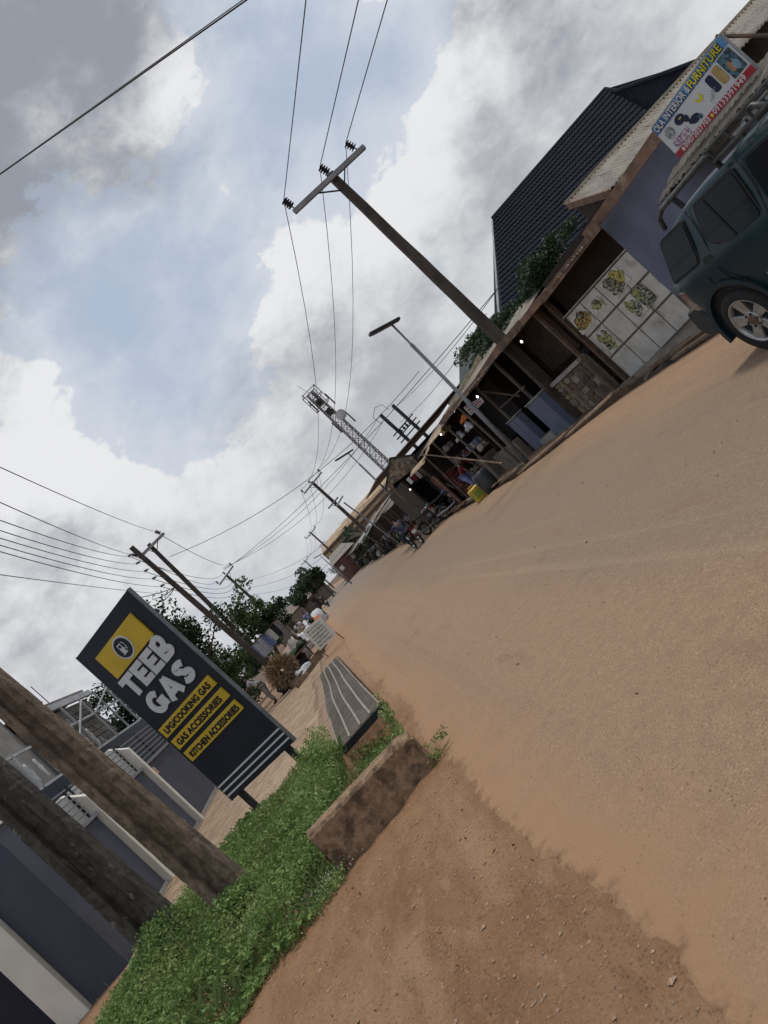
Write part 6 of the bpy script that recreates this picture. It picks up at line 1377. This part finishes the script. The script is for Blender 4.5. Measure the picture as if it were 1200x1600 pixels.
    part('rear_bumper', MB().slab([(X-.01, 7.80, .46), (X+.0, 8.05, .50), (X+.02, 8.12, .62), (X+.02, 8.08, .84), (X+.0, 7.84, .86), (X-.02, 7.76, .62)], (W_, 0, 0)), clad, t, bevel=.02)
    part('front_bumper', MB().slab([(X, 4.05, .42), (X+.02, 3.35, .42), (X+.05, 3.25, .60), (X+.02, 3.4, .74), (X, 4.02, .72)], (W_, 0, 0)), clad, t, bevel=.02)
    part('tail_lamp', MB().slab([(X-.018, 7.66, .76), (X-.018, 7.58, 1.02), (X+.01, 7.88, 1.08), (X+.01, 7.96, .82)], (.1, 0, 0)), M('tail_lens', (.10, .055, .05), (.20, .19, .18), rough=.15, scale=5, spec=.6), t, bevel=.008)
    part('headlamp', MB().box(X+.02, X+.3, 3.44, 3.5, .78, .94), chrome, t); part('headlamp', MB().box(X+W_-.3, X+W_-.02, 3.44, 3.5, .78, .94), chrome, t)
    part('windscreen', MB().slab([(X+.2, 5.28, 1.66), (X+W_-.2, 5.28, 1.66), (X+W_-.1, 4.80, 1.24), (X+.1, 4.80, 1.24)], (0, -.01, .012)), glass, t); part('rear_window', MB().slab([(X+.25, 7.60, 1.60), (X+W_-.25, 7.60, 1.60), (X+W_-.18, 7.90, 1.26), (X+.18, 7.90, 1.26)], (0, .012, .012)), glass, t)
    part('wing_mirror', MB().box(X-.16, X-.0, 5.02, 5.12, 1.16, 1.32), clad, t, bevel=.02)
    rk = M('rack_tube', (.075, .08, .08), (.04, .043, .043), rough=.5, metal=.2, scale=8)
    for dx in (.16, W_-.16):
        r_ = part('roof_rail', MB().tube([(X+dx, 7.42, 1.68), (X+dx, 7.36, 1.80), (X+dx, 7.22, 1.85), (X+dx, 6.3, 1.87), (X+dx, 5.72, 1.88), (X+dx, 5.55, 1.86), (X+dx, 5.40, 1.72)], [.028]*7, 8), rk, t, smooth=True)
        for y in (7.0, 6.28): part('rail_foot', MB().beam((X+dx, y, 1.86), (X+dx+.02, y, 1.70), .04), clad, t)
    bk = MB()
    for z, g in ((1.78, 0), (1.90, .02)): bk.tube([(X+.14-g, 6.24, z), (X+.14-g, 4.95, z), (X+W_-.14+g, 4.95, z), (X+W_-.14+g, 6.24, z)], .018, 6, close=True)
    for y in (6.2, 5.9, 5.6, 5.3, 5.0): bk.beam((X+.14, y, 1.78), (X+.12, y, 1.90), .02); bk.beam((X+.14, y, 1.78), (X+W_-.14, y, 1.78), .03)
    part('roof_basket', bk, rk, t)
    for i in range(4): part('basket_slat', MB().box(X+.25, X+.31, 5.1+i*.26, 5.26+i*.26, 1.80, 1.83), M('slat_grey', (.4, .41, .42), scale=4), t)
    return t
suv()
# ---- motorbikes and riders
def motorbike(loc, rz, label, tank, scale=1.):
    t = thing('motorbike', (0, 0, 0), label, 'motorbike'); sm_ = M('bike_metal', (.32, .33, .34), rough=.35, metal=.7, scale=8); R_ = .30
    for y, nm in ((-.62, 'rear'), (.66, 'front')):
        w = thing('wheel', (0, y, R_), None, None); w.parent = t
        part('tyre', MB().tube([(0, y+(R_-.04)*math.cos(a), R_+(R_-.04)*math.sin(a)) for a in [2*math.pi*i/24 for i in range(24)]], .042, 8, close=True), black, w, smooth=True)
        part('rim', MB().tube([(0, y+(R_-.09)*math.cos(a), R_+(R_-.09)*math.sin(a)) for a in [2*math.pi*i/24 for i in range(24)]], .014, 6, close=True), sm_, w)
        mb = MB()
        for k in range(12): a = math.pi*k/6; mb.beam((.02*(-1)**k, y, R_), (0, y+.21*math.cos(a), R_+.21*math.sin(a)), .006)
        mb.lathe([(.05, -.04), (.05, .04)], (0, y, R_), axis='x', n=12); part('spokes', mb, sm_, w)
    part('frame', MB().tube([(0, .45, .82), (0, .30, .45), (0, -.1, .28), (0, -.62, .30), (0, -.40, .70), (0, .1, .74), (0, .45, .82)], .02, 6), darksteel, t)
    for s in (-1, 1): part('fork', MB().tube([(s*.07, .40, .98), (s*.07, .52, .62), (s*.07, .66, .30)], .02, 6), sm_, t)
    part('fuel_tank', MB().lathe([(.03, -.24), (.10, -.2), (.135, 0), (.13, .12), (.06, .22)], (0, .16, .83), axis='y', n=14), tank, t, smooth=True)
    part('seat', MB().slab([(-.11, .0, .80), (.11, .0, .80), (.13, -.35, .78), (.11, -.75, .84), (-.11, -.75, .84), (-.13, -.35, .78)], (0, 0, .07)), black, t, bevel=.02)
    part('engine', MB().box(-.13, .13, -.08, .24, .32, .52), darksteel, t, bevel=.03); part('cylinder', MB().box(-.08, .08, .08, .26, .50, .68), sm_, t, bevel=.02)
    part('exhaust', MB().tube([(.10, .22, .42), (.14, .1, .26), (.16, -.3, .27), (.17, -.85, .36)], [.02, .025, .04, .045], 8), sm_, t)
    part('handlebar', MB().tube([(-.36, .30, 1.06), (-.22, .38, 1.05), (0, .42, .98), (.22, .38, 1.05), (.36, .30, 1.06)], .014, 6), darksteel, t); part('headlight', MB().lathe([(.03, -.1), (.085, -.02), (.09, .03)], (0, .52, .92), axis='y', n=14), sm_, t)
    for s in (-1, 1): part('mirror', MB().lathe([(.05, 0), (.05, .01)], (s*.30, .36, 1.20), axis='y', n=10), darksteel, t); part('indicator', MB().lathe([(.025, 0), (.02, .05)], (s*.15, -.80, .72), axis='y', n=8), M('indicator_orange', (.5, .18, .03), rough=.4), t)
    for y, a0, a1 in ((.66, .2, 2.4), (-.62, .5, 2.6)):
        mb = MB(); aa = [a0+(a1-a0)*i/8 for i in range(9)]
        for i in range(8): p = [(y+(R_+.03)*math.cos(a), R_+(R_+.03)*math.sin(a)) for a in (aa[i], aa[i+1])]; mb.slab([(-.06, *p[0]), (.06, *p[0]), (.06, *p[1]), (-.06, *p[1])], (0, 0, .008))
        part('mudguard', mb, tank if y < 0 else sm_, t)
    part('tail_light', MB().box(-.07, .07, -.86, -.80, .74, .84), M('tail_red', (.35, .02, .025), rough=.4), t); part('number_plate', MB().box(-.10, .10, -.90, -.88, .55, .70), white, t); part('carrier', MB().box(-.14, .14, -.95, -.70, .86, .90), darksteel, t)
    part('stand', MB().tube([(-.08, -.05, .30), (-.2, -.1, .02)], .014, 5), darksteel, t)
    t.location = loc; t.rotation_euler = (0, 0, rz); return t
q = G(662, 850); bike_red = M('tank_red', (.20, .02, .02), rough=.3, spec=.6)
motorbike((q.x-.05, q.y+.6, .02), rad(8), 'motorbike ridden away along the right road edge with red tail', bike_red)
person((q.x-.05, q.y+.6, .02), rad(8), RIDE, 'rider in dark blue seen from behind on the moving motorbike', cloth_navy, cloth_navy)
q = G(683, 826); motorbike((q.x+.1, q.y, .02), rad(-145), 'parked motorbike with pale front wheel turned to the road by the gabled stall', M('tank_black', (.02, .02, .022), rough=.3, spec=.6)); motorbike((q.x+1.0, q.y-1.3, .02), rad(-130), 'second parked motorbike half hidden in shade behind the first', M('tank_blue', (.03, .04, .10), rough=.3))
q = G(515, 947); motorbike((q.x, q.y, .02), rad(5), 'tiny distant motorbike in the middle of the far road', bike_red); person((q.x, q.y, .02), rad(5), RIDE, 'tiny distant rider in dark clothes in the middle of the far road', cloth_dark, cloth_dark)
for i, (px, py, X, c, lb) in enumerate(((487, 893, 6.0, cloth_white, 'white'), (463, 932, 5.9, cloth_grey, 'grey'))):
    p = AX(px, py, X); person((p.x, min(p.y, 120), 0), rad(90*i), STAND, 'far pedestrian in %s before the shaded stalls' % lb, c, cloth_dark)
